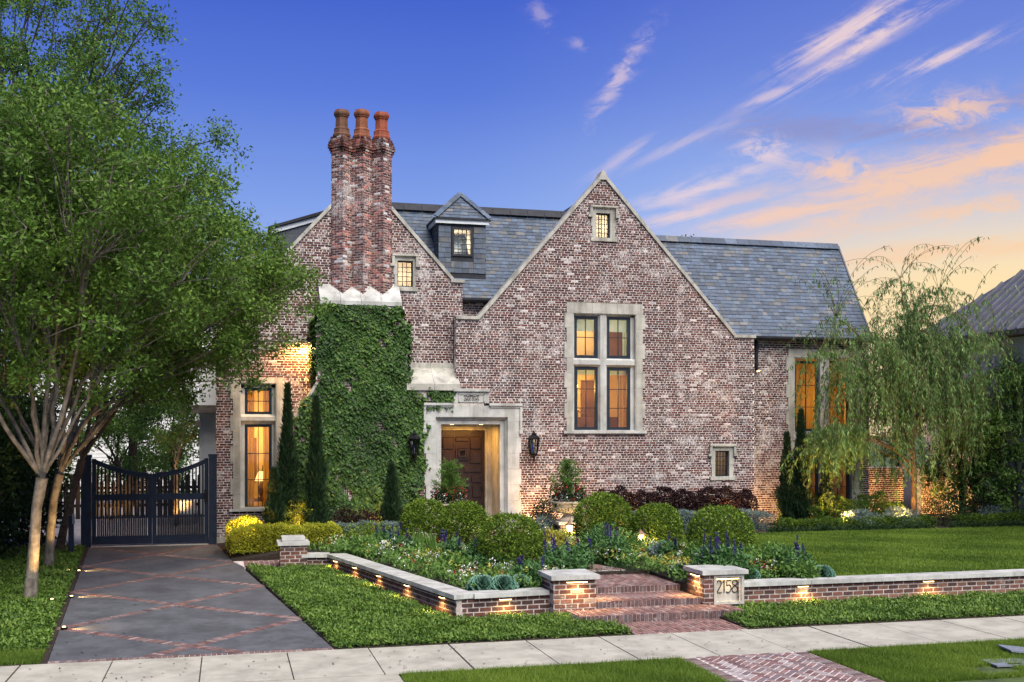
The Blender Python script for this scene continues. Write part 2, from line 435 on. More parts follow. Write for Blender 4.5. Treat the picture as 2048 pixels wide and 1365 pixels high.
VARM = {}
def single_bricks(rows, cols, O, U, N, T, parent, mat, name='brick', key='h'):
    """each row one object; alike pieces share mesh data (size rounded, 10 tints)"""
    O, U, N, T = [Vector(a) for a in (O, U, N, T)]
    for i, (u0, u1, t0, t1, d0, d1) in enumerate(rows):
        w = max(.03, round((u1-u0)/.01)*.01) if abs((u1-u0)-round((u1-u0)/.01)*.01) < .004 else u1-u0
        kk = (key, name, round(w, 3), round(t1-t0, 4), i % 10, tuple(round(x, 3) for x in U))
        me = VARM.get(kk)
        if me is None:
            g = G(); boxes_mesh(g, (0, 0, 0), U, N, T, [(-w/2, w/2, -(t1-t0)/2, (t1-t0)/2, -.02, 0.)], cols[i:i+1])
            o = g.build(name, mat); me = o.data; bpy.data.objects.remove(o); VARM[kk] = me
        o = bpy.data.objects.new(name, me)
        place(o, parent, O+U*((u0+u1)/2)+T*((t0+t1)/2)+N*d1)

def brick_face(parent, O, U, ivals, z0, z1, course=.068, mod=.198, joint=.0175, header_every=4, thick=.3, mat=None, mort=None, kind='house',
               seed=1, singles=0, name='wall', T=(0, 0, 1), near=None):
    """one wall: mortar body (part) with bricks in front of it; the first `singles` bricks are objects, the rest one part"""
    U = Vector(U).normalized(); N = Vector((U.y, -U.x, 0))
    g = G(); backing(g, O, U, N, ivals, z0, z1, course, thick)
    body = g.build(name, mort or M_mortar, parent)
    rows = lay_bricks(ivals, z0, z1, course, mod, joint, header_every, seed)
    cols = brick_cols(len(rows), np.random.default_rng(seed+50), kind)
    if singles:
        c = np.array([O[0], O[1], 0.])+rows[:, 0:1]*np.array(U)+rows[:, 2:3]*np.array([0, 0, 1.])
        dist = np.linalg.norm(c-np.array([0, 0, EYE]), axis=1)-(rows[:, 1]-rows[:, 0])*40
        order = np.argsort(dist); a = order[:singles]; b = order[singles:]
        single_bricks(rows[a], cols[a], O, U, N, T, body, mat or M_brick, key=kind)
        rows, cols = rows[b], cols[b]
    if len(rows):
        g = G(); boxes_mesh(g, O, U, N, T, rows, cols)
        o = g.build('brickwork', mat or M_brick, body); tag(o, kind='stuff')
    return body

# ------------------------------------------------------------------ ground, pavements
g = G(); g.quad((-400, -60, -.09), (400, -60, -.09), (400, 700, -.09), (-400, 700, -.09))
tag(g.build('ground', M_ground), kind='structure', label='turf and soil ground reaching to the horizon')
SWN, SWF = 14.45, 16.25
# sidewalk: slabs with tooled border lines
g = G(); g.box(-16, 30, SWN, SWF, -.2, -.012); sw = tag(g.build('sidewalk', M_joint), kind='structure', label='pale concrete sidewalk crossing in front of the garden')
jx = [-6.42, -5.2, -3.98, -2.75, -1.55, -.35, .83, 2.01, 3.21, 4.42, 5.6, 6.8, 7.98, 9.23, 10.46, 11.68, 12.9, 14.1, 15.3, 16.5, 17.7, 18.9]
jx = [-15, -12.5, -10.1, -8.9, -7.65]+jx+[20.1, 21.3, 24, 29]
for i in range(len(jx)-1):
    a, b = jx[i]+.009, jx[i+1]-.009
    if i % 5 == 3: a += .012
    g = G(); dzz = random.uniform(-.003, .003); tint = random.uniform(.9, 1.06)
    for y0, y1 in ((SWN, SWN+.125), (SWN+.131, SWF-.131), (SWF-.125, SWF)): g.box(a, b, y0, y1, -.15, dzz)
    g.build('slab', M_conc, sw)
# driveway
DL0, DR0, DR1, DL1 = (-2.40, SWF), (1.52, SWF), (-.30, 30.25), (-3.46, 30.25)
def dz_at(y): return max(0., (y-SWF)*.0145)
def DP(s, t, h=0.):
    y = SWF+t; k = t/(30.25-SWF)
    xl = DL0[0]+(DL1[0]-DL0[0])*k; xr = DR0[0]+(DR1[0]-DR0[0])*k
    return Vector((xl+(xr-xl)*s, y, dz_at(y)+h))
g = G(); g.prism([DP(0, 0, -.3), DP(1, 0, -.3), DP(1, 14, -.3), DP(0, 14, -.3)], (0, 0, .292))
drive = tag(g.build('driveway', M_pmortar), kind='structure', label='charcoal concrete driveway with a lattice of red brick bands')
cr = [-3.04+.73, .73, 4.5, 8.28, 12.06, 15.8]; vt = [-1.15, 2.62, 6.4, 10.18, 13.95]
def clipt(poly, t0=.17, t1=13.9):
    for lim, sg in ((t0, 1), (t1, -1)):
        out = []
        for i in range(len(poly)):
            a, b = poly[i], poly[(i+1) % len(poly)]
            ia, ib = (a[1]-lim)*sg >= 0, (b[1]-lim)*sg >= 0
            if ia: out.append(a)
            if ia != ib:
                k = (lim-a[1])/(b[1]-a[1]); out.append((a[0]+(b[0]-a[0])*k, lim))
        poly = out
        if not poly: return poly
    return poly
bw = .13  # half band measured along t
def panel(poly):
    poly = clipt(poly)
    if len(poly) < 3: return
    g = G(); g.prism([DP(s, t, -.1) for s, t in poly], (0, 0, .103)); g.build('panel', M_drive, drive)
for i in range(len(cr)-1):
    e = .024
    panel([(.5, cr[i]+bw), (.985, vt[i]), (.5, cr[i+1]-bw), (.015, vt[i])])
for i in range(len(vt)-1):
    for s0, s1 in ((0., .5), (1., .5)):
        sg = 1 if s0 == 0 else -1
        p = [(s0, vt[i]+bw), (s1-.026*sg, cr[i+1]), (s0, vt[i+1]-bw)]
        panel(p if sg > 0 else p[::-1])
rows = []; g = G()
pc = lambda: tuple(brick_cols(1, rng, 'paver')[0]*np.array([.72, .74, .78, 1]))
def band(s0, t0, s1, t1, w=.2, n=None):
    a, b = DP(s0, t0), DP(s1, t1); L = (b-a).length; d = (b-a).normalized(); sd_ = Vector((-d.y, d.x, 0)).normalized()*w/2
    n = int(L/.075)
    for k in range(n):
        p = a+d*(L*(k+.06)/n); q = a+d*(L*(k+.94)/n)
        if p.y < SWF+.17 or p.y > 30.1: continue
        g.prism([p-sd_+Vector((0, 0, -.03)), q-sd_+Vector((0, 0, -.03)), q+sd_+Vector((0, 0, -.03)), p+sd_+Vector((0, 0, -.03))], (0, 0, .036+random.uniform(-.002, .002)), pc())
for i in range(len(cr)):
    for v in vt:
        if abs(abs(cr[i]-v)-1.89) < .06:
            band(.5, cr[i], 0, v); band(.5, cr[i], 1, v)
for k in range(52):
    p = DP(0, .01)+Vector((k*.075, 0, 0))
    if p.x < DR0[0]-.08: g.box(p.x+.004, p.x+.071, SWF+.006, SWF+.155, -.06, .004+random.uniform(-.002, .002), pc())
tag(g.build('brick_band', M_paver, drive), kind='stuff')
# threshold strip and court behind the gate
g = G(); g.box(-3.5, -.34, 30.25, 30.5, -.1, .222); tag(g.build('gate_threshold', M_conc), kind='structure', label='concrete strip under the gate')
g = G(); g.quad((-9, 30.5, .205), (-.35, 30.5, .205), (-.35, 52, .205), (-9, 52, .205)); tag(g.build('court', M_court), kind='structure', label='pale paved court behind the gate')
# soil sheets
g = G(); g.prism([(-16, SWF, -.3), (-2.41, SWF, -.3), (-3.47, 30.25, -.09), (-16, 30.25, -.09)], (0, 0, .30)); tag(g.build('tree_bed', M_soil), kind='structure', label='soil under the crape myrtles')
GW = [(3.70, 18.08), (2.21, 24.84)]
g = G(); g.prism([(1.53, SWF, -.3), (6.2, SWF, -.3), (6.2, 18.4, -.27), (3.75, 18.4, -.27), (2.3, 24.9, -.13), (.38, 25.4, -.13)], (0, 0, .31)); tag(g.build('cover_bed', M_soil), kind='structure', label='sloping soil between driveway and garden wall')
g = G(); g.prism([(8.16, SWF, -.3), (30, SWF, -.3), (30, 18.5, -.25), (8.16, 18.5, -.25)], (0, 0, .31)); tag(g.build('front_bed', M_soil), kind='structure', label='soil strip in front of the right garden wall')
TZ = .40
g = G(); g.prism([(3.9, 18.3, -.3), (6.165, 18.3, -.3), (6.165, 20.705, -.3), (8.175, 20.705, -.3), (8.175, 18.4, -.3), (40, 18.4, -.3), (40, 60, -.3), (-.2, 60, -.3), (-.2, 31, -.3), (1.3, 30.3, -.3), (1.5, 26.5, -.3), (1.75, 25.5, -.3), (2.4, 25.0, -.3)], (0, 0, TZ+.3))
tag(g.build('terrace', M_soil), kind='structure', label='raised garden terrace of dark soil')
g = G(); g.prism([(-.32, 30.4, -.3), (.12, 26.5, -.34), (1.52, 26.5, -.12), (1.32, 30.4, -.12)], (0, 0, .50)); tag(g.build('mulch_slope', M_soil), kind='structure', label='mulch sloping from the terrace to the driveway')
# front brick walks and steps
def pave(parent, x0, x1, y0, y1, z, along='y', L=.195, Wd=.065, joint=.017, thick=.06, singles=True, mat=None, kind='paver', rot=0):
    rows = []; r = np.random.default_rng(int(abs(x0*37+y0*91)))
    if along == 'y':
        n = max(1, round((x1-x0)/(Wd+joint))); w = (x1-x0)/n
        for i in range(n):
            y = y0-(L/2 if i % 2 else 0)
            while y < y1:
                a, b = max(y, y0)+joint/2, min(y+L, y1)-joint/2
                if b-a > .03: rows.append((x0+i*w+joint/2, x0+(i+1)*w-joint/2, a, b, 0, r.normal(0, .0018)))
                y += L
    cols = brick_cols(len(rows), r, kind)
    return np.array(rows), cols
def soldier(parent, rows, z, cols, singles=True, mat=None):
    if singles: single_bricks(rows, cols, (0, 0, z), (1, 0, 0), (0, 0, 1), (0, 1, 0), parent, mat or M_paver, key='pv')
    else:
        g = G(); boxes_mesh(g, (0, 0, z), (1, 0, 0), (0, 0, 1), (0, 1, 0), rows, cols); tag(g.build('brickwork', mat or M_paver, parent), kind='stuff')
PX0, PX1 = 6.20, 8.14
g = G(); g.box(PX0-.01, PX1+.01, 8., SWN-.004, -.2, -.006); walk = tag(g.build('herringbone_walk', M_pmortar), kind='structure', label='whitewashed herringbone brick walk between the two lawns')
# herringbone
c45, s45 = math.cos(math.radians(45)), math.sin(math.radians(45))
def herring(x0, x1, y0, y1):
    out = []; w = .10; b = .0105; d = Vector((c45, s45)); e = Vector((-s45, c45))
    for i in range(-80, 80):
        for j in range(-30, 30):
            # horizontal brick at (i + 4j... ) classic 2:1 herringbone lattice: generators (1,1) and (2,-2) in units of w
            gx, gy = (i+2*j)*w, (i-2*j)*w
            for k, (ax, ay, lw, lh) in enumerate(((gx, gy, 2*w, w), (gx, gy+w, w, 2*w))):
                p = [(ax+b, ay+b), (ax+lw-b, ay+b), (ax+lw-b, ay+lh-b), (ax+b, ay+lh-b)]
                cx = (x0+x1)/2; q = [Vector((cx, (y0+y1)/2))+d*(u-0)+e*v for u, v in p]
                m = sum(q, Vector((0, 0)))/4
                if x0-.05 < m.x < x1+.05 and y0 < m.y < y1+.05: out.append((m, q, k))
    return out
cells = herring(PX0+.21, PX1-.21, 12.0, SWN-.04)
hm = {}
cells.sort(key=lambda c: c[0].length)
gj = G()
for n_, (m, q, k) in enumerate(cells):
    clipd = any(not (PX0+.21 <= p.x <= PX1-.21 and p.y <= SWN-.006) for p in q)
    q2 = [Vector((min(max(p.x, PX0+.208), PX1-.208), min(p.y, SWN-.008))) for p in q]
    col = tuple(brick_cols(1, rng, 'paver')[0]*np.array([.85, .88, .95, 1])) if random.random() > .25 else (.33, .29, .28, 1)
    zt = random.uniform(-.002, .003)
    if clipd or n_ > 300:
        gj.prism([(p.x, p.y, -.05) for p in q2], (0, 0, .05+zt), col); continue
    key = (k, n_ % 12)
    if key not in hm:
        g = G(); g.prism([(p.x-m.x, p.y-m.y, -.05) for p in q], (0, 0, .05), col); o = g.build('brick', M_paver); hm[key] = o.data; bpy.data.objects.remove(o)
    place(bpy.data.objects.new('brick', hm[key]), walk, (m.x, m.y, zt))
tag(gj.build('cut_bricks', M_paver, walk), kind='stuff')
for x0 in (PX0, PX1-.2):
    rows = [(x0+.006, x0+.194, y+.009, y+.064, 0, random.uniform(-.002, .003)) for y in np.arange(12., SWN-.07, .071)]
    bc_ = brick_cols(len(rows), rng, 'paver')*np.array([.72, .85, .92, 1])
    soldier(walk, np.array(rows)[-30:], 0, bc_[-30:])
    soldier(walk, np.array(rows)[:-30], 0, bc_[:-30], False)
# lower walk + steps
steps = thing('brick_steps', 'three wide red brick steps rising between the two stone capped piers', 'steps', (7.17, 17.3, 0))
STP = [(5.62, 8.62, 17.35, .125), (6.17, 8.17, 18.12, .235), (6.17, 8.17, 19.06, .345)]
g = G(); g.box(PX0, PX1, SWF+.004, 17.34, -.2, -.002); lw = tag(g.build('lower_walk', M_pmortar), kind='structure', label='strip of brick paving between sidewalk and bottom step')
r_, c_ = pave(lw, PX0, PX1, SWF+.006, 17.34, 0); soldier(lw, r_+np.array([0, 0, 0, 0, 0, .008]), 0, c_)
for i, (x0, x1, y, z) in enumerate(STP):
    yb = [18.12, 19.06, 20.7][i]; zb = [0, .125, .235][i]
    g = G(); g.box(x0+.005, x1-.005, y+.008, yb, -.2, z-.008); st = g.build('step', M_pmortar, steps)
    # rowlock nosing
    n = round((x1-x0)/.073); w = (x1-x0)/n
    rr = np.array([(x0+k*w+.008, x0+(k+1)*w-.008, zb+.008, z+random.uniform(-.002, .003), -.2, random.uniform(.004, .012)) for k in range(n)])
    cc = brick_cols(n, rng, 'paver')*np.array([.5, .5, .54, 1])
    U = Vector((1, 0, 0)); N = Vector((0, -1, 0))
    single_bricks(rr, cc, (0, y, 0), U, N, (0, 0, 1), st, M_paver, key='riser')
    r2, c2 = pave(st, x0, x1, y+.02, yb-.004, z)
    soldier(st, r2+np.array([0, 0, 0, 0, 0, .002]), z, c2, singles=(i < 2))
# path slabs to the door (each slab of red brick)
PATH = [[(6.25, 20.85), (7.75, 20.85), (7.35, 22.1), (6.1, 22.1)], [(6.05, 22.25), (7.2, 22.25), (6.6, 23.5), (5.7, 23.5)], [(5.65, 23.65), (6.5, 23.65), (6.1, 25.), (5.2, 25.)],
        [(5.15, 25.15), (6.05, 25.15), (6.1, 26.6), (4.95, 26.6)], [(4.95, 26.75), (6.2, 26.75), (8.2, 29.8), (4.6, 29.8)]]
for k, q in enumerate(PATH):
    g = G(); g.prism([(x, y, .3) for x, y in q], (0, 0, .118+.008*k)); pl = tag(g.build('path_pad', M_pmortar), kind='structure', label='red brick pad of the path to the front door')
    g = G(); (xa, ya), (xb, _), (xc, yc), (xd, _) = q; n = int((xb-xa)/.075); m = int((yc-ya)/.2)
    for i in range(n):
        for j in range(m+1):
            t0 = max(0, (j-(.5 if i % 2 else 0))/m); t1 = min(1, (j+1-(.5 if i % 2 else 0))/m)
            if t1-t0 < .03: continue
            def pt(s, t): return (xa+(xb-xa)*s+((xd-xa)+((xc-xd)-(xb-xa))*s)*t, ya+(yc-ya)*t, .40)
            g.prism([pt((i+.06)/n, t0+.02/m), pt((i+.94)/n, t0+.02/m), pt((i+.94)/n, t1-.02/m), pt((i+.06)/n, t1-.02/m)], (0, 0, .022+.008*k+random.uniform(0, .004)), tuple(brick_cols(1, rng, 'paver')[0]))
    tag(g.build('brickwork', M_paver, pl), kind='stuff')
# side path by the driveway
g = G(); g.prism([(.37, 25.3, -.1), (1.5, 25.3, -.1), (1.5, 26.5, -.1), (.12, 26.5, -.1)], (0, 0, .262)); sp = tag(g.build('side_path', M_pmortar), kind='structure', label='short red brick path from driveway to the small pier')
rows, cols = pave(sp, .36, 1.5, 25.32, 26.48, 0, L=.2, Wd=.1); soldier(sp, rows+np.array([0, 0, 0, 0, 0, .008]), .163, cols)

# ------------------------------------------------------------------ the house
house = thing('brick_house', 'large whitewashed red brick house with steep gables, slate roofs and triple chimney', 'house', (8, 30, .4))
YC, YL, YR, YM = 30.0, 30.45, 30.6, 30.9
def R(px0, px1, py0, py1, Y):
    """px rect -> x0,x1,z0,z1 on plane"""
    pm = (px0+px1)/2
    return XX(px0, Y), XX(px1, Y), ZZ(pm, py1, Y), ZZ(pm, py0, Y)
def gable_iv(xl, xr, ax, az, lf, rf, zl=None, zr=None):
    """interval function of a gable wall; lf, rf = foot points (x,z) of the slopes; shoulders outside the feet end at zl, zr"""
    ml = (az-lf[1])/(ax-lf[0]); mr = (az-rf[1])/(rf[0]-ax)
    def f(z):
        a = xl if z < (zl if zl is not None else lf[1]) else max(xl, ax-(az-z)/ml)
        b = xr if z < (zr if zr is not None else rf[1]) else min(xr, ax+(az-z)/mr)
        return [[a, b]] if b-a > .05 else []
    return f
def WP(px, py, Y): p = W(px, py, Y=Y); return (p.x, p.z)

GR = .38
# --- centre gable
cax, caz = WP(1206, 352, YC); clf = WP(958, 636, YC); crf = WP(1470, 673, YC)
cxl, cxr = XX(913, YC), XX(1508, YC)
W_C = R(1133, 1285, 607, 866, YC); W_T = R(1184, 1230, 416, 480, YC); W_S = R(1423, 1466, 893, 957, YC)
D_O = R(850, 1036, 812, 1040, YC); D_O = (D_O[0], D_O[1], GR, D_O[3]); D_C = R(907, 973, 784, 812, YC)
civ = gable_iv(cxl, cxr, cax, caz, clf, crf)
brick_face(house, (0, YC, 0), (1, 0, 0), sub_holes(civ, [W_C, W_T, W_S, D_O, D_C]), GR, caz, seed=3, singles=300, name='wall')
# return on the left of the centre gable
brick_face(house, (cxl, YM+.3, 0), (0, -1, 0), lambda z: [[0, YM+.3-YC-.012]], ZZ(913, 780, YC), clf[1], seed=5, thick=.2, header_every=0)
# --- left gable
lax, laz = WP(724, 351, YL); lxl, lxr = XX(432, YL), XX(925, YL)
llf = (lxl, ZZ(432, 652, YL)); lrf = WP(905, 560, YL)
W_L = R(466, 566, 755, 1021, YL); W_LS = R(789, 831, 513, 579, YL)
br = (XX(590, YL), XX(900, YL), GR, ZZ(700, 800, YL)); br2 = (XX(642, YL), XX(806, YL), GR, ZZ(700, 600, YL))
liv = gable_iv(lxl, lxr, lax, laz, llf, lrf, zr=ZZ(915, 565, YL))
brick_face(house, (0, YL, 0), (1, 0, 0), sub_holes(liv, [W_L, W_LS, br2, (D_O[0]+.05, 99, 0, D_C[3])]), .36, laz, seed=9)
g = G(); g.box(lxl-.03, XX(470, YL), YL-.04, YL+.2, .1, .37); g.build('plinth', M_stone, house)
# left return wall of left gable (flank) and hidden bodies behind
g = G()
g.box(lxl, lxl+.3, YL+.02, 40, .1, llf[1]-.1); g.build('flank_wall', M_mortar, house)
g = G(); g.box(lxl+.3, cxr, 39.7, 40, .1, 7.); g.build('rear_wall', M_mortar, house)
# --- wall between the gables
x0, x1 = XX(918, YM), XX(1000, YM)
brick_face(house, (0, YM, 0), (1, 0, 0), lambda z: [[x0, x1]], 5.2, ZZ(950, 596, YM), seed=11)
# --- right wing
rxl, rxr = XX(1506, YR), XX(1738, YR)
W_R = R(1576, 1718, 700, 1036, YR); ez = ZZ(1600, 676, YR)
brick_face(house, (0, YR, 0), (1, 0, 0), sub_holes(lambda z: [[rxl, rxr]], [W_R]), .36, ez, seed=13)
g = G(); g.prism([(rxr-.3, YR+.03, .1), (rxr-.3, 34.6, .1), (rxr-.3, 34.6, 6.), (rxr-.3, 32.6, 9.1), (rxr-.3, YR+.03, 6.)], (.3, 0, 0)); g.build('flank_wall', M_mortar, house)
# low brick garden wall right of the wing seen under the willow
# --- chimney breast
YB = 29.88
bx = [XX(p, YB) for p in (642, 802, 632, 815, 588, 912)]
bz = [ZZ(700, p, YB) for p in (612, 638, 656, 768, 840, 781)]
def breast(z):
    if z > bz[1]: return [[bx[0], bx[1]]]
    if z > bz[2]:
        k = (bz[1]-z)/(bz[1]-bz[2]); return [[bx[0]+(bx[2]-bx[0])*k, bx[1]+(bx[3]-bx[1])*k]]
    if z > bz[5]: 
        if z > bz[3]: return [[bx[2], bx[3]]]
        k = (bz[3]-z)/(bz[3]-bz[4]); return [[bx[2]+(bx[4]-bx[2])*k, bx[3]]]
    a = bx[4] if z < bz[4] else bx[2]+(bx[4]-bx[2])*(bz[3]-z)/(bz[3]-bz[4])
    return [[a, bx[5]]]
brick_face(house, (0, YB, 0), (1, 0, 0), sub_holes(breast, [(D_O[0]+.02, 99, 0, D_O[3]), (D_C[0], 99, 0, D_C[3])]), GR, bz[0], seed=17, thick=.56, header_every=4, name='chimney_breast')
# shoulder copings
for a, b in (((646, 634), (630, 656)), ((800, 640), (817, 660)), ((633, 766), (587, 842))):
    p, q = W(a[0], a[1], Y=YB+.25), W(b[0], b[1], Y=YB+.25)
    g = G(); g.bar(p, q, .56, .07, up=(-1, 0, 1) if a[0] < 700 else (1, 0, 1)); g.build('shoulder_stone', M_stone, house)
# weathered cap stone under the stacks
zc0, zc1 = ZZ(720, 611, YB), ZZ(720, 576, YB)
g = G()
xs = np.linspace(bx[0]-.03, bx[1]+.03, 5)
for i in range(4):
    a, b = xs[i]+.004, xs[i+1]-.004
    g = G(); g.prism([(a, YB-.03, zc0), (a, YB+.66, zc0), (a, YB+.66, zc0+.62), (a, YB+.57, zc0+.62), (a, YB-.03, zc0+.11)], (b-a, 0, 0)); g.build('cap_stone', M_cope, house)
# stacks: three square flues set diagonally
chim = G(); YS = 30.40; hd = .285; side = hd*math.sqrt(2)
zs0, zs1 = zc0+.1, ZZ(723, 312, YS)
ztop = ZZ(723, 279, YS)
stack = None
for k, px in enumerate((683.5, 723.5, 763)):
    cx = XX(px, YS)
    body = G(); body.prism([(cx, YS-hd+.012, zs0), (cx+hd-.012, YS, zs0), (cx, YS+hd-.012, zs0), (cx-hd+.012, YS, zs0)], (0, 0, ztop-zs0-.02))
    stack = body.build('chimney_stack', M_mortar, house)
    br_ = G()
    for (ax_, ay_, ux, uy) in ((-hd, 0, 1, -1), (0, -hd, 1, 1), (hd, 0, -1, 1), (0, hd, -1, -1)):
        U = Vector((ux, uy, 0)).normalized(); N = Vector((U.y, -U.x, 0)); O = Vector((cx+ax_, YS+ay_, 0))
        par = 0 if ux*uy < 0 else 1
        rows = []; z = zs0; i = 0
        while z < zs1:
            e = .0 if (i+par) % 2 else .1
            if (i+par) % 2: segs = [(.0, .188), (.206, side)]
            else: segs = [(.0, .09), (.108, .29), (.308, side)]
            for a, b in segs: rows.append((a, b, z+.009, z+.059, -.03, random.uniform(-.002, .003)))
            z += .068; i += 1
        # corbelled head
        zz = zs1
        for j, ex in enumerate((.02, .045, .07, .07, .055, .035, .015)):
            if zz+.068 > ztop+.03: break
            for a, b in ((-ex, side/2-.005), (side/2+.005, side+ex)): rows.append((a, b, zz+.008, zz+.06, -.06, ex))
            zz += .068
        rr = np.array(rows); boxes_mesh(br_, O, U, N, (0, 0, 1), rr, np.minimum(brick_cols(len(rr), rng, 'house')*np.where(rng.random((len(rr), 1)) < .3, 3.4, 1.35)*np.array([1., 1., .97, 1]), .6))
    tag(br_.build('brickwork', M_brick, stack), kind='stuff')
    zp = zz-.01
    tc_ = [(.125, .06, .035, 1), (.20, .072, .035, 1), (.235, .062, .03, 1)][k]
    zt_ = ZZ(px, (221, 221, 226)[k], YS); h = zt_-zp
    pr = [(.26, 0), (.27, .06), (.235, .10), (.225, h*.27), (.235, h*.29), (.205, h*.32), (.185, h*.36), (.175, h*.72), (.20, h*.74), (.205, h*.78), (.225, h*.80), (.235, h*.84), (.235, h*.90), (.215, h*.93), (.20, h*.985), (.15, h), (.12, h*.9)]
    pg = G(); pg.lathe([(a*.96, b) for a, b in pr], (cx, YS, zp), 8, tc_)
    pot = pg.build('chimney_pot', M_terra, stack)
# --- lower lean-to stone roof between chimney and centre gable
xa, xb = bx[3]-.03, cxl+.06
zt_, zb_, zf_ = ZZ(860, 727, YL), ZZ(860, 768, YB-.05), ZZ(860, 781, YB-.05)
xm = XX(868, YB)
for a, b in ((xa, xm-.004), (xm+.004, xb)):
    g = G(); g.prism([(a, YB-.08, zf_), (a, YL, zf_), (a, YL, zt_), (a, YL-.03, zt_), (a, YL-.05, zt_-.13), (a, YB-.08, zb_)], (b-a, 0, 0)); g.build('weathering_stone', M_stone, house)

# --- gable copings
def coping(pts, Y, w=.42, h=.09, over=.05):
    for i in range(len(pts)-1):
        (xa, za), (xb, zb) = pts[i], pts[i+1]
        a, b = Vector((xa, Y+w/2-over, za)), Vector((xb, Y+w/2-over, zb)); L = (b-a).length; n = max(1, round(L/1.1))
        up = Vector((-(zb-za), 0, xb-xa)).normalized()
        if up.z < 0: up = -up
        for k in range(n):
            p, q = a.lerp(b, k/n), a.lerp(b, (k+1)/n); d = (q-p).normalized()*.004
            g = G(); g.bar(p+d+up*.01, q-d+up*.01, w, h, up=up); g.build('coping_stone', M_stone, house)
def apex_cope(ax, az, l, r, Y):
    coping([l, (ax, az)], Y); coping([(ax, az), r], Y)
    g = G(); g.prism([(ax-.17, Y-.056, az-.14), (ax+.17, Y-.056, az-.14), (ax+.03, Y-.056, az+.12), (ax-.03, Y-.056, az+.12)], (0, .43, 0)); g.build('apex_stone', M_stone, house)
apex_cope(cax, caz+.02, clf, crf, YC); apex_cope(lax, laz+.02, llf, lrf, YL)
for xa, xb, z, Y in ((crf[0]-.05, cxr+.04, crf[1], YC), (lrf[0]-.05, lxr+.06, ZZ(915, 563, YL), YL), (cxl-.02, clf[0]+.02, clf[1]-.01, YC)):
    g = G(); g.box(xa, xb, Y-.06, Y+.36, z-.04, z+.05); g.build('kneeler', M_stone, house)

# --- slate roofs
def slate_cols(n, r, dark=1.):
    pal = np.array([(.062, .085, .125), (.075, .100, .140), (.052, .070, .10), (.090, .110, .145), (.105, .115, .130), (.150, .130, .120), (.115, .105, .10), (.065, .080, .10)])
    c = pal[r.choice(8, n, p=[.24, .22, .17, .13, .08, .05, .04, .07])]*r.uniform(.66, 1.22, (n, 1))*dark*np.array([.76, .88, .95])
    return np.concatenate([c, np.ones((n, 1))], 1)
def slates(parent, O, U, V, iv, nrow, ex=.135, seed=2, singles=0, dark=1., wmin=.15, wmax=.30, key='s'):
    """O eave corner, U along eave, V up the slope (unit), iv(row)->(a,b)"""
    r = np.random.default_rng(seed); U = Vector(U).normalized(); V = Vector(V).normalized(); N = U.cross(V)
    rows = []
    for k in range(nrow):
        a, b = iv(k); 
        if b-a < .05: continue
        u = a-r.uniform(0, .2)
        while u < b:
            w = r.uniform(wmin, wmax); u0, u1 = max(a, u), min(b, u+w)
            if u1-u0 > .03: rows.append((u0+.002, u1-.003, k*ex-r.uniform(0, .008), (k+1)*ex+.03, r.uniform(.014, .022), .001))
            u += w
    cols = slate_cols(len(rows), r, dark)
    def mk(g, rr, cc, O_):
        O_ = np.array(O_); Un, Vn, Nn = np.array(U), np.array(V), np.array(N)
        P = lambda u, t, d: O_+u[:, None]*Un+t[:, None]*Vn+d[:, None]*Nn
        u0, u1, t0, t1, h, l = rr.T; z = np.zeros_like(u0)-.004
        v = np.stack([P(u0, t0, h), P(u1, t0, h), P(u1, t1, l), P(u0, t1, l), P(u0, t0, z), P(u1, t0, z)], 1).reshape(-1, 3)
        i = np.arange(len(rr))[:, None]*6
        g.addn(v, np.concatenate([i+np.array([[0, 1, 2, 3]]), i+np.array([[4, 5, 1, 0]])]), np.repeat(cc, 6, axis=0))
        j = G()
    rows = np.array(rows)
    if singles:
        c = np.array(O)+rows[:, 0:1]*np.array(U)+rows[:, 2:3]*np.array(V)
        d = np.linalg.norm(c-np.array([0, 0, EYE]), axis=1)-(rows[:, 1]-rows[:, 0])*30
        od = np.argsort(d)[:singles]; rest = np.setdiff1d(np.arange(len(rows)), od)
        ms = {}
        for q in od:
            u0, u1, t0, t1, h, l = rows[q]; w = round((u1-u0)/.03)*.03; kk = (w, q % 6)
            w = u1-u0 if abs(w-(u1-u0)) > .0 else w
            g = G(); mk(g, np.array([[0, u1-u0, 0, t1-t0, h, l]]), cols[q:q+1], (0, 0, 0))
            o = g.build('slate', M_slate, parent, origin=(0, 0, 0)); p = Vector(O)+U*u0+V*t0
            o.location = p-WO[parent]; WO[o] = p
        rows, cols = rows[rest], cols[rest]
    g = G(); mk(g, rows, cols, O); tag(g.build('slating', M_slate, parent), kind='stuff')
def roof_plane(name, O, U, V, length, width, thick=.12, parent=None):
    U, V = Vector(U).normalized(), Vector(V).normalized(); N = U.cross(V)
    O = Vector(O); q = [O, O+U*width, O+U*width+V*length, O+V*length]
    g = G(); g.prism([p-N*(thick+.004) for p in q], N*thick); return g.build(name, M_lead, parent or house)
# right wing
YE = 30.28
re0 = W(1473, 672, Y=YE); re1 = W(1743, 677, Y=YE); rz = (re0.z+re1.z)/2-.02
rr1 = W(1668, 493, Y=YE+1.95); Vr = Vector((0, 1.95, rr1.z-rz)); Lr = Vr.length; Vr.normalize()
rl = re0.x-1.9; O = Vector((rl, YE, rz)); wR = re1.x-rl
rf = roof_plane('roof', O, (1, 0, 0), Vr, Lr, wR)
# slates stop at the gable coping
def riv(k):
    z = rz+(k*.135)*Vr.z; y = YE+k*.135*Vr.y
    gx = cax+(caz-z)*(crf[0]-cax)/(caz-crf[1])-.1 if y < 30.5 else rl+.0
    return (max(0., (gx-rl)-.4), wR-.02)
nrow = int(Lr/.135)
slates(rf, O, (1, 0, 0), Vr, riv, nrow, seed=4, singles=300)
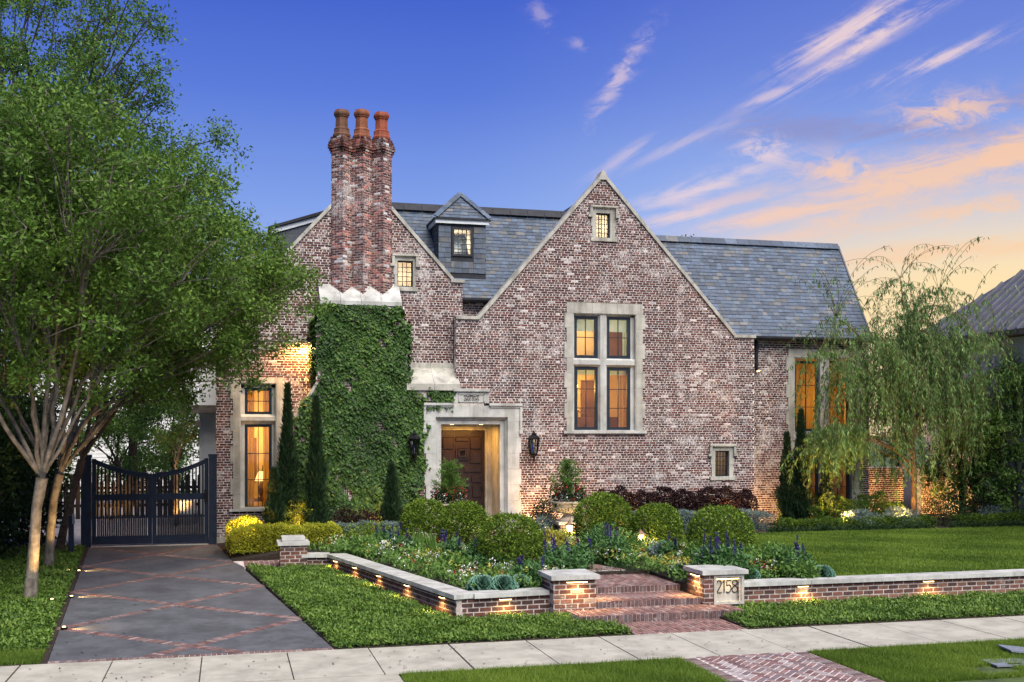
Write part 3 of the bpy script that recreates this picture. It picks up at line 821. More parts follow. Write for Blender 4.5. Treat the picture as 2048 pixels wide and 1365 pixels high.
# back slope + ridge
g = G(); pk = O+Vr*Lr; g.prism([pk+Vector((0, .02, -.1)), pk+Vector((wR, .02, -.1)), pk+Vector((wR, 2.2, -3.2)), pk+Vector((0, 2.2, -3.2))], (0, .06, .1)); g.build('rear_roof', M_lead, house)
n = 16
for k in range(n):
    a = pk+Vector((wR*k/n, 0, .02)); g = G(); g.prism([a+Vector((0, -.16, -.13)), a+Vector((0, 0, .07)), a+Vector((0, .16, -.13)), a+Vector((0, 0, .0))], (wR/n-.006, 0, 0), tuple(slate_cols(1, rng)[0])); g.build('ridge_slate', M_slate, rf)
def gutter(x0, x1, y, z):
    g = G(); g.prism([(x0, y-.14, z-.03), (x0, y-.14, z-.09), (x0, y-.11, z-.14), (x0, y-.02, z-.15), (x0, y+.3, z-.13), (x0, y+.3, z-.06), (x0, y-.02, z-.03)], (x1-x0, 0, 0)); g.build('gutter', M_lead, house)
gutter(XX(1478, YE), re1.x, YE+.08, rz+.05)
g = G(); g.tube([(XX(1511, YR)+.02, YR-.05, rz-.1), (XX(1511, YR)+.02, YR-.05, ZZ(1511, 740, YR))], .045, 8); g.build('downpipe', M_lead, house)
# verge strip of right wing
g = G(); a = O+Vector((wR+.0, 0, -.02)); g.prism([a+Vector((0, -.02, -.1)), a+Vector((0, 0, .05)), a+Vr*Lr+Vector((0, 0, .05)), a+Vr*Lr+Vector((0, 0, -.14))], (.05, 0, 0), (.06, .07, .09, 1)); g.build('verge', M_slate, house)
# main roof
YMe = 30.62
me0 = W(925, 597, Y=YMe); mr0 = W(1000, 424, Y=YMe+1.95); Vm = Vector((0, 1.95, mr0.z-me0.z)); Lm = Vm.length; Vm.normalize()
mx0 = lax; mx1 = cax+.6; Om = Vector((mx0, YMe, me0.z))
vly = lambda z: max(0., lax+(laz-z)*(lrf[0]-lax)/(laz-lrf[1])-.45-mx0)
Nm = Vector((1, 0, 0)).cross(Vm); g = G()
g.prism([p-Nm*.124 for p in (Om+Vector((vly(me0.z), 0, 0)), Om+Vector((mx1-mx0, 0, 0)), Om+Vector((mx1-mx0, 0, 0))+Vm*Lm, Om+Vm*Lm+Vector((vly(mr0.z), 0, 0)))], Nm*.12); mf = g.build('roof', M_lead, house)
def miv(k):
    z = me0.z+k*.135*Vm.z
    return (vly(z), mx1-mx0)
slates(mf, Om, (1, 0, 0), Vm, miv, int(Lm/.135), seed=6)
gutter(XX(925, YMe), XX(1000, YMe), YMe+.06, me0.z+.05)
pk = Om+Vm*Lm; xr0 = XX(770, YMe+2); n = 12
for k in range(n):
    w_ = (mx1-xr0)/n; g = G(); g.prism([(xr0+k*w_, pk.y-.2, pk.z-.12), (xr0+k*w_, pk.y, pk.z+.12), (xr0+k*w_, pk.y+.2, pk.z-.12)], (w_-.01, 0, 0)); g.build('ridge_cap', M_lead, mf)
g = G(); g.prism([pk+Vector((0, .02, -.1)), pk+Vector((mx1-mx0, .02, -.1)), pk+Vector((mx1-mx0, 2.6, -3.2)), pk+Vector((0, 2.6, -3.2))], (0, .06, .1)); g.build('rear_roof', M_lead, house)
# gable roofs behind the parapets
for (ax_, az_, l, r, Y, yb) in ((cax, caz-.28, clf, crf, YC+.38, 34.), (lax, laz-.28, llf, lrf, YL+.38, 37.)):
    for foot, sgn in ((l, -1), (r, 1)):
        fx, fz = foot[0], foot[1]-.28
        g = G(); g.prism([(ax_, Y, az_), (fx, Y, fz), (fx, yb, fz), (ax_, yb, az_)], (0, 0, -.1)); gp = g.build('gable_roof', M_lead, house)
        L = math.hypot(ax_-fx, az_-fz); V = Vector((ax_-fx, 0, az_-fz))/L
        if sgn < 0: slates(gp, (fx, yb, fz+.01), (0, -1, 0), V, lambda k: (0, yb-Y), int(L/.135), seed=8, wmin=.2, wmax=.34)
        else: slates(gp, (fx, Y, fz+.01), (0, 1, 0), V, lambda k: (0, yb-Y), int(L/.135), seed=8, wmin=.2, wmax=.34)
# dormer on the main roof
YD = 31.0
dx0, dx1 = XX(877, YD), XX(972, YD); dz0, dz1 = ZZ(925, 546, YD), ZZ(925, 447, YD)
DW = R(904, 945, 456, 513, YD); g = G()
for q in ((dx0, DW[0], dz0-.3, dz1), (DW[1], dx1, dz0-.3, dz1), (DW[0], DW[1], dz0-.3, DW[2]), (DW[0], DW[1], DW[3], dz1)): g.box(q[0], q[1], YD+.02, YD+1.6, q[2], q[3])
dorm = g.build('dormer', M_lead, house)
def dsl(a, b, z0, z1, seed):
    ex = .145; n = math.ceil((z1-z0)/ex)
    slates(dorm, (a, YD+.008, z0), (1, 0, 0), (0, 0, 1), lambda k: (0, b-a), int((z1-z0)/ex), ex=ex, seed=seed, dark=.8, wmin=.17, wmax=.27)
dsl(dx0, DW[0]-.03, dz0, dz1-.02, 21); dsl(DW[1]+.03, dx1, dz0, dz1-.02, 22); dsl(DW[0]-.028, DW[1]+.028, dz0, DW[2]-.06, 23)
slates(dorm, (dx0-.006, YD+1.6, dz0-.2), (0, -1, 0), (0, 0, 1), lambda k: (0, 1.58), int((dz1-dz0+.2)/.145), ex=.145, seed=24, dark=.72)
g = G(); g.box(dx0-.10, dx1+.07, YD-.08, YD-.03, dz1-.03, dz1+.075); g.box(dx0-.10, dx0-.05, YD-.03, YD+1.4, dz1-.03, dz1+.075); g.build('fascia', M_fascia, dorm)
g = G(); g.box(dx0-.15, dx1+.12, YD-.13, YD+1.5, dz1+.078, dz1+.12); g.build('eave', M_lead, dorm)
# hipped dormer cap: gablet seen from the front
ap = W(919, 392, Y=YD+.5); hz = dz1+.12
g = G(); fr = [Vector((dx0-.1, YD-.1, hz)), Vector((dx1+.08, YD-.1, hz))]; A_ = Vector((ap.x, YD+.42, ap.z)); B_ = A_+Vector((0, 1.6, 0))
g.add([fr[0], fr[1], A_, B_, fr[0]+Vector((0, 2., 0)), fr[1]+Vector((0, 2., 0))], [[0, 1, 2], [0, 2, 3, 4], [1, 5, 3, 2]]); cap = g.build('dormer_roof', M_lead, house)
Vf = (A_-(fr[0]+fr[1])/2); Lf = Vf.length; wf = (fr[1]-fr[0]).length; nr = int(Lf/.12)
xc = (A_.x-fr[0].x)
slates(cap, fr[0]+Vector((0, -.012, .006)), (1, 0, 0), (0, Vf.y, Vf.z), lambda k: (xc*(k*.12/Lf)*.98+.05, wf-(wf-xc)*(k*.12/Lf)*.98-.05), nr, ex=.12, seed=25, wmin=.2, wmax=.3)
for f0 in fr:
    d = (A_-f0); n = 7
    for k in range(n):
        p, q = f0+d*(k/n), f0+d*((k+.97)/n); g = G(); g.bar(p+Vector((0, -.03, .03)), q+Vector((0, -.03, .045)), .16, .03, up=(0, -.6, .8), c=tuple(slate_cols(1, rng)[0])); g.build('hip_slate', M_slate, cap)
# small dormer on the far side of the left gable
YQ = 33.0
q0, q1 = XX(549, YQ), XX(650, YQ); za, zb = ZZ(549, 462, YQ), ZZ(640, 430, YQ)
g = G(); g.prism([(q0, YQ, za-.9), (q1, YQ, za-.9), (q1, YQ, zb-.12), (q0, YQ, za-.1)], (0, 2, 0), (.055, .065, .08, 1)); g.build('dormer', M_slate, house)
g = G(); g.prism([(q0-.1, YQ-.06, za-.1), (q1, YQ-.06, zb-.12), (q1, YQ-.06, zb+.02), (q0-.1, YQ-.06, za+.03)], (0, .05, 0)); g.build('fascia', M_fascia, house)
g = G(); g.prism([(q0-.18, YQ-.14, za+.03), (q1, YQ-.14, zb+.03), (q1, YQ-.14, zb+.12), (q0-.18, YQ-.14, za+.1)], (0, 2.2, 0)); g.build('dormer_roof', M_lead, house)

# --- stone surrounds
def surround(outer, inner, Y, tooth=.07, proud=.022, bh=.42, depth=.2, name='window_surround', sill=True, head=.0):
    x0, x1, z0, z1 = outer; a, b, c, d = inner; par = None
    e = bpy.data.objects.new(name, None); place(e, house, ((x0+x1)/2, Y, z0))
    n = max(2, round((d-c)/bh)); h = (z1-(z1-d)-c)/n
    n = max(2, round((d-z0)/bh)); h = (d-z0)/n
    for k in range(n):
        t = tooth if k % 2 else 0.
        for xa, xb in ((x0-t, a), (b, x1+t)):
            g = G(); g.box(xa, xb, Y-proud, Y+depth, z0+k*h+.002, z0+(k+1)*h-.002); g.build('stone', M_stone, e)
    m = max(1, round((x1-x0)/.9))
    for k in range(m):
        g = G(); g.box(x0+(x1-x0)*k/m+.002, x0+(x1-x0)*(k+1)/m-.002, Y-proud, Y+depth, d+.001, z1); g.build('stone', M_stone, e)
    if sill:
        g = G(); g.prism([(x0-.1, Y-.10, z0-.02), (x0-.1, Y+.2, z0-.02), (x0-.1, Y+.2, c), (x0-.1, Y-.03, c), (x0-.1, Y-.10, z0+.05)], (x1-x0+.2, 0, 0)); g.build('sill', M_cope, e)
    return e
def frame_in(e, rect, Y0, w, dep, mat, name='moulding'):
    a, b, c, d = rect; g = G()
    g.box(a, a+w, Y0, Y0+dep, c, d); g.box(b-w, b, Y0, Y0+dep, c, d); g.box(a+w, b-w, Y0, Y0+dep, d-w, d); g.box(a+w, b-w, Y0, Y0+dep, c, c+w)
    return g.build(name, mat, e)
def hood(e, outer, Y, drop=.22):
    x0, x1, z0, z1 = outer; g = G()
    g.prism([(x0-.07, Y-.1, z1), (x0-.07, Y, z1-.05), (x0-.07, Y, z1+.07), (x0-.07, Y-.1, z1+.05)], (x1-x0+.14, 0, 0))
    for xa, xb in ((x0-.075, x0+.0), (x1-.0, x1+.075)): g.box(xa, xb, Y-.085, Y, z1-drop, z1+.001); g.box(xa-.05 if xa < x0 else xa, xb if xa < x0 else xb+.05, Y-.095, Y, z1-drop-.07, z1-drop-.001)
    g.build('hood_mould', M_stone, e)
def window(rect, Y, cols, rows, fw=.09, mw=.022, name='window', room=None, panes=True, lead=False, mat=None):
    a, b, c, d = rect
    w = frame_in(house, rect, Y, fw, .07, mat or M_navy, name)
    g = G(); ia, ib, ic, id_ = a+fw, b-fw, c+fw, d-fw
    for k in range(1, cols): x = ia+(ib-ia)*k/cols; g.box(x-mw/2, x+mw/2, Y+.018, Y+.05, ic, id_)
    for k in range(1, rows): z = ic+(id_-ic)*k/rows; g.box(ia, ib, Y+.022, Y+.046, z-mw/2, z+mw/2)
    g.build('muntin', mat or M_navy, w)
    for i in range(cols):
        for j in range(rows):
            x0, x1 = ia+(ib-ia)*i/cols, ia+(ib-ia)*(i+1)/cols; z0, z1 = ic+(id_-ic)*j/rows, ic+(id_-ic)*(j+1)/rows
            g = G(); g.quad((x0, Y+.034, z0), (x1, Y+.034, z0), (x1, Y+.034, z1), (x0, Y+.034, z1)); g.build('pane', M_glass, w)
    return w
def room(rect, Y, depth, mat, power, lampz=.75, col=(1., .62, .26), lx=.5, rad=.1):
    a, b, c, d = rect; g = G(); y0, y1 = Y, Y+depth
    g.quad((a, y1, c), (b, y1, c), (b, y1, d), (a, y1, d)); g.quad((a, y0, c), (a, y1, c), (a, y1, d), (a, y0, d)); g.quad((b, y0, c), (b, y0, d), (b, y1, d), (b, y1, c))
    g.quad((a, y0, c), (b, y0, c), (b, y1, c), (a, y1, c)); g.quad((a, y0, d), (a, y1, d), (b, y1, d), (b, y0, d))
    o = g.build('room', mat, house)
    l = bpy.data.lights.new('room_lamp', 'POINT'); l.energy = power; l.color = col; l.shadow_soft_size = rad
    lo = bpy.data.objects.new('room_lamp', l); place(lo, house, (a+(b-a)*lx, Y+depth*.55, c+(d-c)*lampz))
    return o
def drape(xa, xb, z0, z1, Y, folds=7, amp=.055, mat=None, name='curtain'):
    n = folds*6; g = G(); vs = []
    for i in range(n+1):
        t = i/n; x = xa+(xb-xa)*t; y = Y+amp*math.sin(t*folds*2*math.pi)+.012*math.sin(t*17)
        vs += [(x, y, z0), (x+.01*math.sin(t*9), y*.0+Y+amp*.7*math.sin(t*folds*2*math.pi+.3), z1)]
    g.add(vs, [[2*i, 2*i+2, 2*i+3, 2*i+1] for i in range(n)]); return g.build(name, mat or M_drape, house, smooth=True)

# centre window: four lights in a stone cross
iC = R(1146, 1272, 628, 864, YC); e = surround(W_C, iC, YC); frame_in(e, (iC[0]-.03, iC[1]+.03, iC[2], iC[3]+.03), YC+.0, .05, .2, M_cope)
cell = [R(1150.5, 1198, 632, 716.5, YC), R(1216, 1263.5, 633, 717.5, YC), R(1151.5, 1199, 733.5, 861, YC), R(1216.5, 1263.5, 735, 861, YC)]
mxa, mxb = cell[0][1], cell[1][0]; tza, tzb = cell[2][3], cell[0][2]
g = G(); g.prism([(mxa+.05, YC+.02, iC[2]), (mxb-.05, YC+.02, iC[2]), (mxb, YC+.1, iC[2]), (mxb, YC+.24, iC[2]), (mxa, YC+.24, iC[2]), (mxa, YC+.1, iC[2])], (0, 0, iC[3]-iC[2])); g.build('mullion', M_cope, e)
g = G(); g.prism([(iC[0], YC+.024, tza+.06), (iC[0], YC+.1, tza), (iC[0], YC+.236, tza), (iC[0], YC+.236, tzb), (iC[0], YC+.1, tzb), (iC[0], YC+.024, tzb-.05)], (iC[1]-iC[0], 0, 0)); g.build('transom', M_cope, e)
g = G()
for (xa, xb, za, zb) in ((iC[0], cell[0][0], iC[2], iC[3]), (cell[1][1], iC[1], iC[2], iC[3]), (iC[0], iC[1], cell[0][3], iC[3])): g.box(xa-.002, xb+.002, YC+.105, YC+.235, za, zb+.002)
g.build('reveal', M_cope, e)
for k, rc in enumerate(cell): window(rc, YC+.13, 2, 2 if k < 2 else 3)
up = (iC[0]-.5, iC[1]+.6, tza-.05, iC[3]+.6); lo = (iC[0]-.5, iC[1]+.6, iC[2]-.3, tza-.06)
room(up, YC+.32, 2.6, M_room, 46, .7, (1., .72, .38)); room(lo, YC+.32, 2.6, M_room, 62, .78, (1., .64, .18), lx=.3)
for xa, xb in ((cell[0][0], cell[0][1]), (cell[1][0], cell[1][1])): drape(xa, xb, cell[0][3]-.42, cell[0][3]+.05, YC+.3, 3, .01, M_blind, 'roman_blind'); drape(xa, xb, cell[2][3]-.22, cell[2][3]+.03, YC+.3, 3, .01, M_blind, 'roman_blind')
# chandelier and stair rail inside the lower lights
g = G(); cx_, cz_ = (cell[2][0]*.6+cell[2][1]*.4), cell[2][3]-.55
for k in range(6):
    t = k*math.pi/3; g.lathe([(.012, 0), (.03, .03), (.022, .08), (.003, .11)], (cx_+.2*math.cos(t), YC+1.4+.2*math.sin(t), cz_), 6)
g.build('chandelier_bulbs', M_bulb, house)
g = G(); g.tube([(cx_, YC+1.4, cz_-.05), (cx_, YC+1.4, cz_+.9)], .015, 5)
for k in range(6):
    t = k*math.pi/3; g.tube([(cx_, YC+1.4, cz_-.12), (cx_+.12*math.cos(t), YC+1.4+.12*math.sin(t), cz_-.14), (cx_+.2*math.cos(t), YC+1.4+.2*math.sin(t), cz_)], .01, 5)
g.build('chandelier', M_iron, house)
g = G(); ra, rb = Vector((cell[2][0]-.4, YC+2.3, lo[2]+1.35)), Vector((cell[3][1]+.2, YC+2.3, lo[2]+.55))
g.bar(ra, rb, .06, .06)
for k in range(24):
    p = ra.lerp(rb, k/23); g.bar(p, p-Vector((0, 0, .75)), .018)
g.build('stair_rail', M_roomd, house)
g = G(); yb_ = YC+2.88
for q in ((lo[0]+.25, lo[0]+.95, lo[2], lo[2]+2.0), (cell[3][0]+.1, cell[3][0]+.8, lo[2]+.2, lo[2]+1.9)): g.box(q[0], q[1], yb_-.06, yb_, q[2], q[3])
g.build('inner_door', M_roomd, house)
g = G(); g.box(up[0]+.9, up[0]+1.5, yb_-.05, yb_, up[2]+.9, up[2]+1.7); g.box(up[1]-.75, up[1]-.1, YC+2.3, yb_, up[2], up[2]+1.5); g.build('wardrobe', M_roomd, house)
g = G(); g.box(cell[2][1]-.2, cell[2][1]+.15, yb_-.05, yb_, lo[2]+1.1, lo[2]+1.9); g.build('mirror', M_roomc, house)
g = G(); g.box(lo[0]+.2, lo[1]-.2, YC+1.9, YC+2.5, lo[2], lo[2]+.75); g.build('sideboard', M_roomd, house)
g = G(); g.box(up[0]+.2, up[1]-.3, YC+1.7, YC+2.6, up[2], up[2]+.42); g.build('bed', M_fascia, house)
drape(cell[2][0]-.1, cell[2][0]+.16, lo[2], lo[3], YC+.45, 2, .03); drape(cell[0][0]-.1, cell[0][0]+.14, up[2], up[3]-.4, YC+.45, 2, .03, M_blind)
g = G(); g.box(cell[0][0]+.05, cell[0][0]+.5, YC+2.86, YC+2.9, up[2]+.35, up[2]+.75); g.build('picture', M_roomd, house)
drape(cell[3][1]-.25, cell[3][1]+.15, lo[2], lo[3], YC+.45, 3, .03); drape(cell[1][1]-.12, cell[1][1]+.15, up[2], up[3]-.4, YC+.45, 2, .03, M_blind)
# top gable window, left gable window, low window, dormer window: small leaded lights
for outer, op, Y, lit, pw, col in ((W_T, R(1192, 1220, 427, 476.5, YC), YC, 1, 4.5, (1., .84, .62)), (W_LS, R(795, 826, 522, 574, YL), YL, 1, 4.5, (1., .76, .54)), (W_S, R(1430, 1458, 902, 953, YC), YC, 0, .5, (1., .6, .3))):
    e = surround(outer, op, Y, tooth=.03, bh=.35, sill=False); hood(e, outer, Y)
    g = G(); g.box(outer[0]-.05, outer[1]+.05, Y-.05, Y+.2, outer[2]-.05, outer[2]+.04 if op[2]-outer[2] > .06 else op[2]); g.build('sill', M_stone, e)
    g = G(); g.box(op[0]-.01, op[1]+.01, Y, Y+.19, outer[2]+.04, op[2]); g.build('sub_sill', M_stone, e)
    window(op, Y+.1, 3 if Y == YL else 4, 5, fw=.035, mw=.016, mat=M_lead)
    room((op[0]-.06, op[1]+.06, op[2]-.1, op[3]+.1), Y+.25, .8, M_roomc, pw, .6, col)
window(DW, YD-.03, 4, 5, fw=.06, mw=.018, mat=M_lead)
dr = room((DW[0]+.002, DW[1]-.002, DW[2]+.002, DW[3]-.002), YD+.045, 1.0, M_roomc, 5, .55, (1., .82, .6))
# left tall window
iL = R(480, 553, 767, 1018, YL); e = surround(W_L, iL, YL); frame_in(e, (iL[0]-.02, iL[1]+.02, iL[2], iL[3]+.02), YL+.0, .045, .2, M_cope)
c1_, c2_ = R(489.5, 544, 776, 829, YL), R(489.5, 544, 849, 1019, YL)
g = G(); g.prism([(iL[0], YL+.01, c2_[3]+.1), (iL[0], YL+.1, c2_[3]), (iL[0], YL+.236, c2_[3]), (iL[0], YL+.236, c1_[2]), (iL[0], YL+.1, c1_[2]), (iL[0], YL+.01, c1_[2]-.07)], (iL[1]-iL[0], 0, 0)); g.build('transom', M_cope, e)
g = G()
for (xa, xb, za, zb) in ((iL[0], c1_[0], iL[2], iL[3]), (c1_[1], iL[1], iL[2], iL[3]), (iL[0], iL[1], c1_[3], iL[3])): g.box(xa-.002, xb+.002, YL+.105, YL+.235, za, zb+.002)
g.build('reveal', M_cope, e)
window(c1_, YL+.13, 2, 2, fw=.075); window(c2_, YL+.13, 2, 3, fw=.075)
rmL = (iL[0]-.25, iL[1]+.5, iL[2]-.2, iL[3]+.3); room(rmL, YL+.33, 2.2, M_room, 52, .6, (1., .62, .16), lx=.45)
drape(c2_[0], c2_[0]+.26, rmL[2], rmL[3], YL+.5, 3, .06); drape(c2_[1]-.22, c2_[1]+.12, rmL[2], rmL[3], YL+.5, 3, .06)
g = G(); g.box(rmL[0]+.1, rmL[0]+.75, YL+2.45, YL+2.52, rmL[2]+.9, rmL[2]+2.1); g.box(rmL[0]+.9, rmL[1]-.05, YL+2.3, YL+2.5, rmL[2], rmL[2]+1.3); g.build('cabinet', M_roomd, house)
g = G(); lx_, lz_ = XX(522, YL+.9), ZZ(525, 962, YL+.9); g.lathe([(.17, 0), (.165, .01), (.08, .26), (.075, .26)], (lx_, YL+.9, lz_), 18); g.build('lamp_shade', M_shade, house)
g = G(); g.lathe([(.09, -.5), (.09, -.47), (.03, -.44), (.075, -.3), (.09, -.2), (.03, -.08), (.012, -.02), (.012, .02)], (lx_, YL+.9, lz_), 12); g.box(lx_-.4, lx_+.4, YL+.65, YL+1.2, lz_-.56, lz_-.5); g.build('lamp_table', M_roomd, house, smooth=False)
# right wing window: two by two tall lights
iR = R(1588, 1706, 716, 1030, YR); e = surround(W_R, iR, YR, sill=False); frame_in(e, (iR[0]-.02, iR[1]+.02, iR[2], iR[3]+.02), YR+.0, .05, .2, M_cope)
cs = [R(1592, 1641, 722, 863, YR), R(1659, 1703, 722, 863, YR), R(1592, 1641, 886, 1020, YR), R(1659, 1703, 886, 1020, YR)]
g = G(); g.box(cs[0][1], cs[1][0], YR+.02, YR+.236, iR[2], iR[3]); g.build('mullion', M_cope, e)
g = G(); g.box(iR[0], iR[1], YR+.03, YR+.232, cs[2][3], cs[0][2]); g.build('transom', M_cope, e)
g = G(); g.box(iR[0]-.05, iR[1]+.05, YR-.06, YR+.02, cs[2][3]+.08, cs[0][2]-.0); g.build('sill', M_cope, e)
for rc in cs: window(rc, YR+.13, 2, 3, fw=.075)
rmR = (iR[0]-.2, iR[1]+.2, iR[2]-.2, iR[3]+.3); room(rmR, YR+.33, 2., M_room, 26, .7, (1., .60, .2))
for k in (0, 1): drape(cs[k][0]+.18, cs[k][1], cs[k][2]-.2, cs[k][3]+.1, YR+.45, 4, .06); drape(cs[k][0]+.2, cs[k][1], cs[k+2][2], cs[k+2][3]+.1, YR+.5, 4, .06, M_drape)

# --- entrance
iD = R(882, 1000, 849, 1040, YC); iD = (iD[0], iD[1], GR, iD[3])
e = bpy.data.objects.new('door_surround', None); place(e, house, ((D_O[0]+D_O[1])/2, YC, GR))
PY = YC-.17
n = 8; h = (D_O[3]-GR-.0)/n
for k in range(n):
    t = .05 if k % 2 else 0.
    for xa, xb in ((D_O[0]-t, iD[0]-.18), (iD[1]+.18, D_O[1]+t)):
        g = G(); g.box(xa, xb, PY, YC+.2, GR+k*h+.002, GR+(k+1)*h-.002); g.build('stone', M_cope, e)
def nested(rect_in, steps_):
    """stepped mouldings around the opening, sides and head"""
    for (o0, o1, yf) in steps_:
        g = G(); a, b, c, d = rect_in
        g.box(a-o1, a-o0, yf, YC+.25, c, d+o1); g.box(b+o0, b+o1, yf, YC+.25, c, d+o1); g.box(a-o0, b+o0, yf, YC+.25, d+o0, d+o1); g.build('moulding', M_cope, e)
nested(iD, [(0., .12, PY+.15), (.12, .15, PY+.11), (.15, .175, PY+.075), (.175, .20, PY+.03)])
hz_ = iD[3]+.2
for xa, xb in ((D_O[0]+.0, XX(945, YC)), (XX(945, YC)+.004, D_O[1])):
    g = G(); g.box(max(xa, iD[0]-.2+.0) if False else xa+.0015, xb, PY+.002, YC+.2, hz_+.001, D_O[3]); g.build('stone', M_cope, e)
g = G()
for xa, xb in ((D_O[0]-.07, D_C[0]-.03), (D_C[1]+.03, D_O[1]+.07)): g.box(xa, xb, PY-.07, YC+.1, D_O[3]+.001, D_O[3]+.07); g.box(xa+.03, xb-.03 if xb > D_C[1]+.5 else xb, PY-.035, YC+.1, D_O[3]-.05, D_O[3]+.0)
g.box(D_C[0]-.05, D_C[1]+.05, PY-.07, YC+.15, D_C[3]+.001, D_C[3]+.07); g.box(D_C[0]-.03, D_C[1]+.03, PY-.01, YC+.15, D_O[3]+.071, D_C[3])
for xa in (D_O[0]-.07, D_O[1]+.01): g.box(xa, xa+.06, PY-.04, YC+.02, D_O[3]-.65, D_O[3]); g.box(xa-.02, xa+.08, PY-.05, YC+.02, D_O[3]-.78, D_O[3]-.66)
g.build('cornice', M_cope, e)
pa, pb, pc_, pd_ = D_C[0]+.1, D_C[1]-.1, D_C[2]+.09, D_C[3]-.06
g = G(); 
for (xa, xb, za, zb) in ((pa, pb, pd_-.025, pd_), (pa, pb, pc_, pc_+.025), (pa, pa+.025, pc_, pd_), (pb-.025, pb, pc_, pd_)): g.box(xa, xb, PY-.03, PY-.008, za, zb)
g.build('panel_frame', M_cope, e)
# carved crest: shield, scrolls, crown
g = G(); mx_, mz_ = (pa+pb)/2, (pc_+pd_)/2-.005
def crv(pts, r=.009): g.tube([(mx_+x, PY-.022, mz_+z) for x, z in pts], r, 5)
crv([(-.1, .06), (-.105, -.03), (-.06, -.09), (0, -.11), (.06, -.09), (.105, -.03), (.1, .06), (.05, .05), (0, .065), (-.05, .05), (-.1, .06)])
for s in (-1, 1):
    crv([(s*.12, .05), (s*.17, .1), (s*.21, .07), (s*.18, .03), (s*.15, .06)]); crv([(s*.12, -.02), (s*.18, .0), (s*.21, -.05), (s*.17, -.08), (s*.12, -.07), (s*.15, -.03)])
    crv([(s*.03, -.12), (s*.1, -.13), (s*.15, -.11)]); crv([(s*.02, .02), (s*.06, .0), (s*.05, -.05), (s*.01, -.04)])
crv([(-.05, .09), (-.06, .13), (-.02, .11), (0, .15), (.02, .11), (.06, .13), (.05, .09), (-.05, .09)])
g.build('carved_crest', M_timber, e)
# recess, inner frame, leaf
YI = YC+1.05
g = G(); a, b, c, d = iD
g.quad((a, YC+.2, c), (a, YI, c), (a, YI, d), (a, YC+.2, d)); g.quad((b, YC+.2, c), (b, YC+.2, d), (b, YI, d), (b, YI, c)); g.quad((a, YC+.2, d), (a, YI, d), (b, YI, d), (b, YC+.2, d)); g.build('porch_lining', M_stone, e)
g = G(); g.box(a-.1, b+.1, YC-.3, YI+.3, .3, GR+.06); g.build('threshold', M_cope, e)
frame_in(e, (a, b, c-.2, d), YI-.02, .11, .16, M_stone, 'inner_frame'); frame_in(e, (a+.105, b-.105, c-.2, d-.105), YI+.03, .06, .12, M_stone, 'inner_moulding')
da, db, dc, dd = a+.16, b-.16, c+.06, d-.16; YDo = YI+.14
g = G(); g.box(da, db, YDo, YDo+.06, dc, dd); leaf = g.build('door', M_wood, house)
wd = db-da; hgt = dd-dc
def raised(x0, x1, z0, z1, pr=.03):
    g = G(); i = .018
    x0, x1, z0, z1 = da+wd*x0, da+wd*x1, dc+hgt*z0, dc+hgt*z1
    g.add([(x0, YDo, z0), (x1, YDo, z0), (x1, YDo, z1), (x0, YDo, z1), (x0+i, YDo-pr, z0+i), (x1-i, YDo-pr, z0+i), (x1-i, YDo-pr, z1-i), (x0+i, YDo-pr, z1-i)], [[4, 5, 6, 7], [0, 1, 5, 4], [1, 2, 6, 5], [2, 3, 7, 6], [3, 0, 4, 7]]); g.build('door_panel', M_wood, leaf)
for rc in ((.08, .33, .80, .93), (.67, .92, .80, .93), (.08, .33, .65, .78), (.67, .92, .65, .78), (.36, .64, .88, .93), (.08, .46, .56, .62), (.54, .92, .56, .62), (.08, .3, .45, .53), (.7, .92, .45, .53), (.08, .28, .3, .43), (.72, .92, .3, .43), (.08, .46, .2, .28), (.54, .92, .2, .28), (.08, .92, .05, .17)): raised(*rc)
g = G(); cx_, cz_ = (da+db)/2, dc+hgt*.76
for s_, pr in ((.19, .045), (.125, .07)):
    for (xa, xb, za, zb) in ((-s_, s_, s_-.05, s_), (-s_, s_, -s_, -s_+.05), (-s_, -s_+.05, -s_+.05, s_-.05), (s_-.05, s_, -s_+.05, s_-.05)): g.box(cx_+xa, cx_+xb, YDo-pr, YDo, cz_+za, cz_+zb)
g.build('grille_frame', M_wood, leaf)
g = G()
for k in range(-2, 3): g.box(cx_+k*.035-.005, cx_+k*.035+.005, YDo-.03, YDo-.015, cz_-.08, cz_+.08); g.box(cx_-.08, cx_+.08, YDo-.028, YDo-.017, cz_+k*.035-.005, cz_+k*.035+.005)
g.build('grille', M_iron, leaf)
g = G(); cz_ = dc+hgt*.4; o_, i_ = .25, .17
for k in range(4):
    t0, t1 = k*math.pi/2, (k+1)*math.pi/2; f_ = lambda r, t: (cx_+r*math.cos(t), cz_+r*1.25*math.sin(t))
    p = [f_(o_, t0), f_(o_, t1), f_(i_, t1), f_(i_, t0)]; g.prism([(x, YDo-.05, z) for x, z in p], (0, .05, 0))
g.build('diamond_moulding', M_wood, leaf)
g = G(); g.tube([(db-.1, YDo-.06, dc+1.), (db-.1, YDo-.09, dc+1.03), (db-.1, YDo-.09, dc+1.2), (db-.1, YDo-.05, dc+1.23)], .013, 6); g.build('handle', M_iron, leaf)
l = bpy.data.lights.new('porch_lamp', 'AREA'); l.shape = 'RECTANGLE'; l.size = .9; l.size_y = .12; l.energy = 24; l.color = (1., .47, .09)
lo_ = bpy.data.objects.new('porch_lamp', l); place(lo_, house, ((a+b)/2, YC+.55, d-.05))
for xq in (.25, .75):
    g = G(); g.lathe([(.05, -.006), (.055, 0.)], (a+(b-a)*xq, YC+.55, d-.001), 12); g.build('porch_downlight', M_bulb2, house)
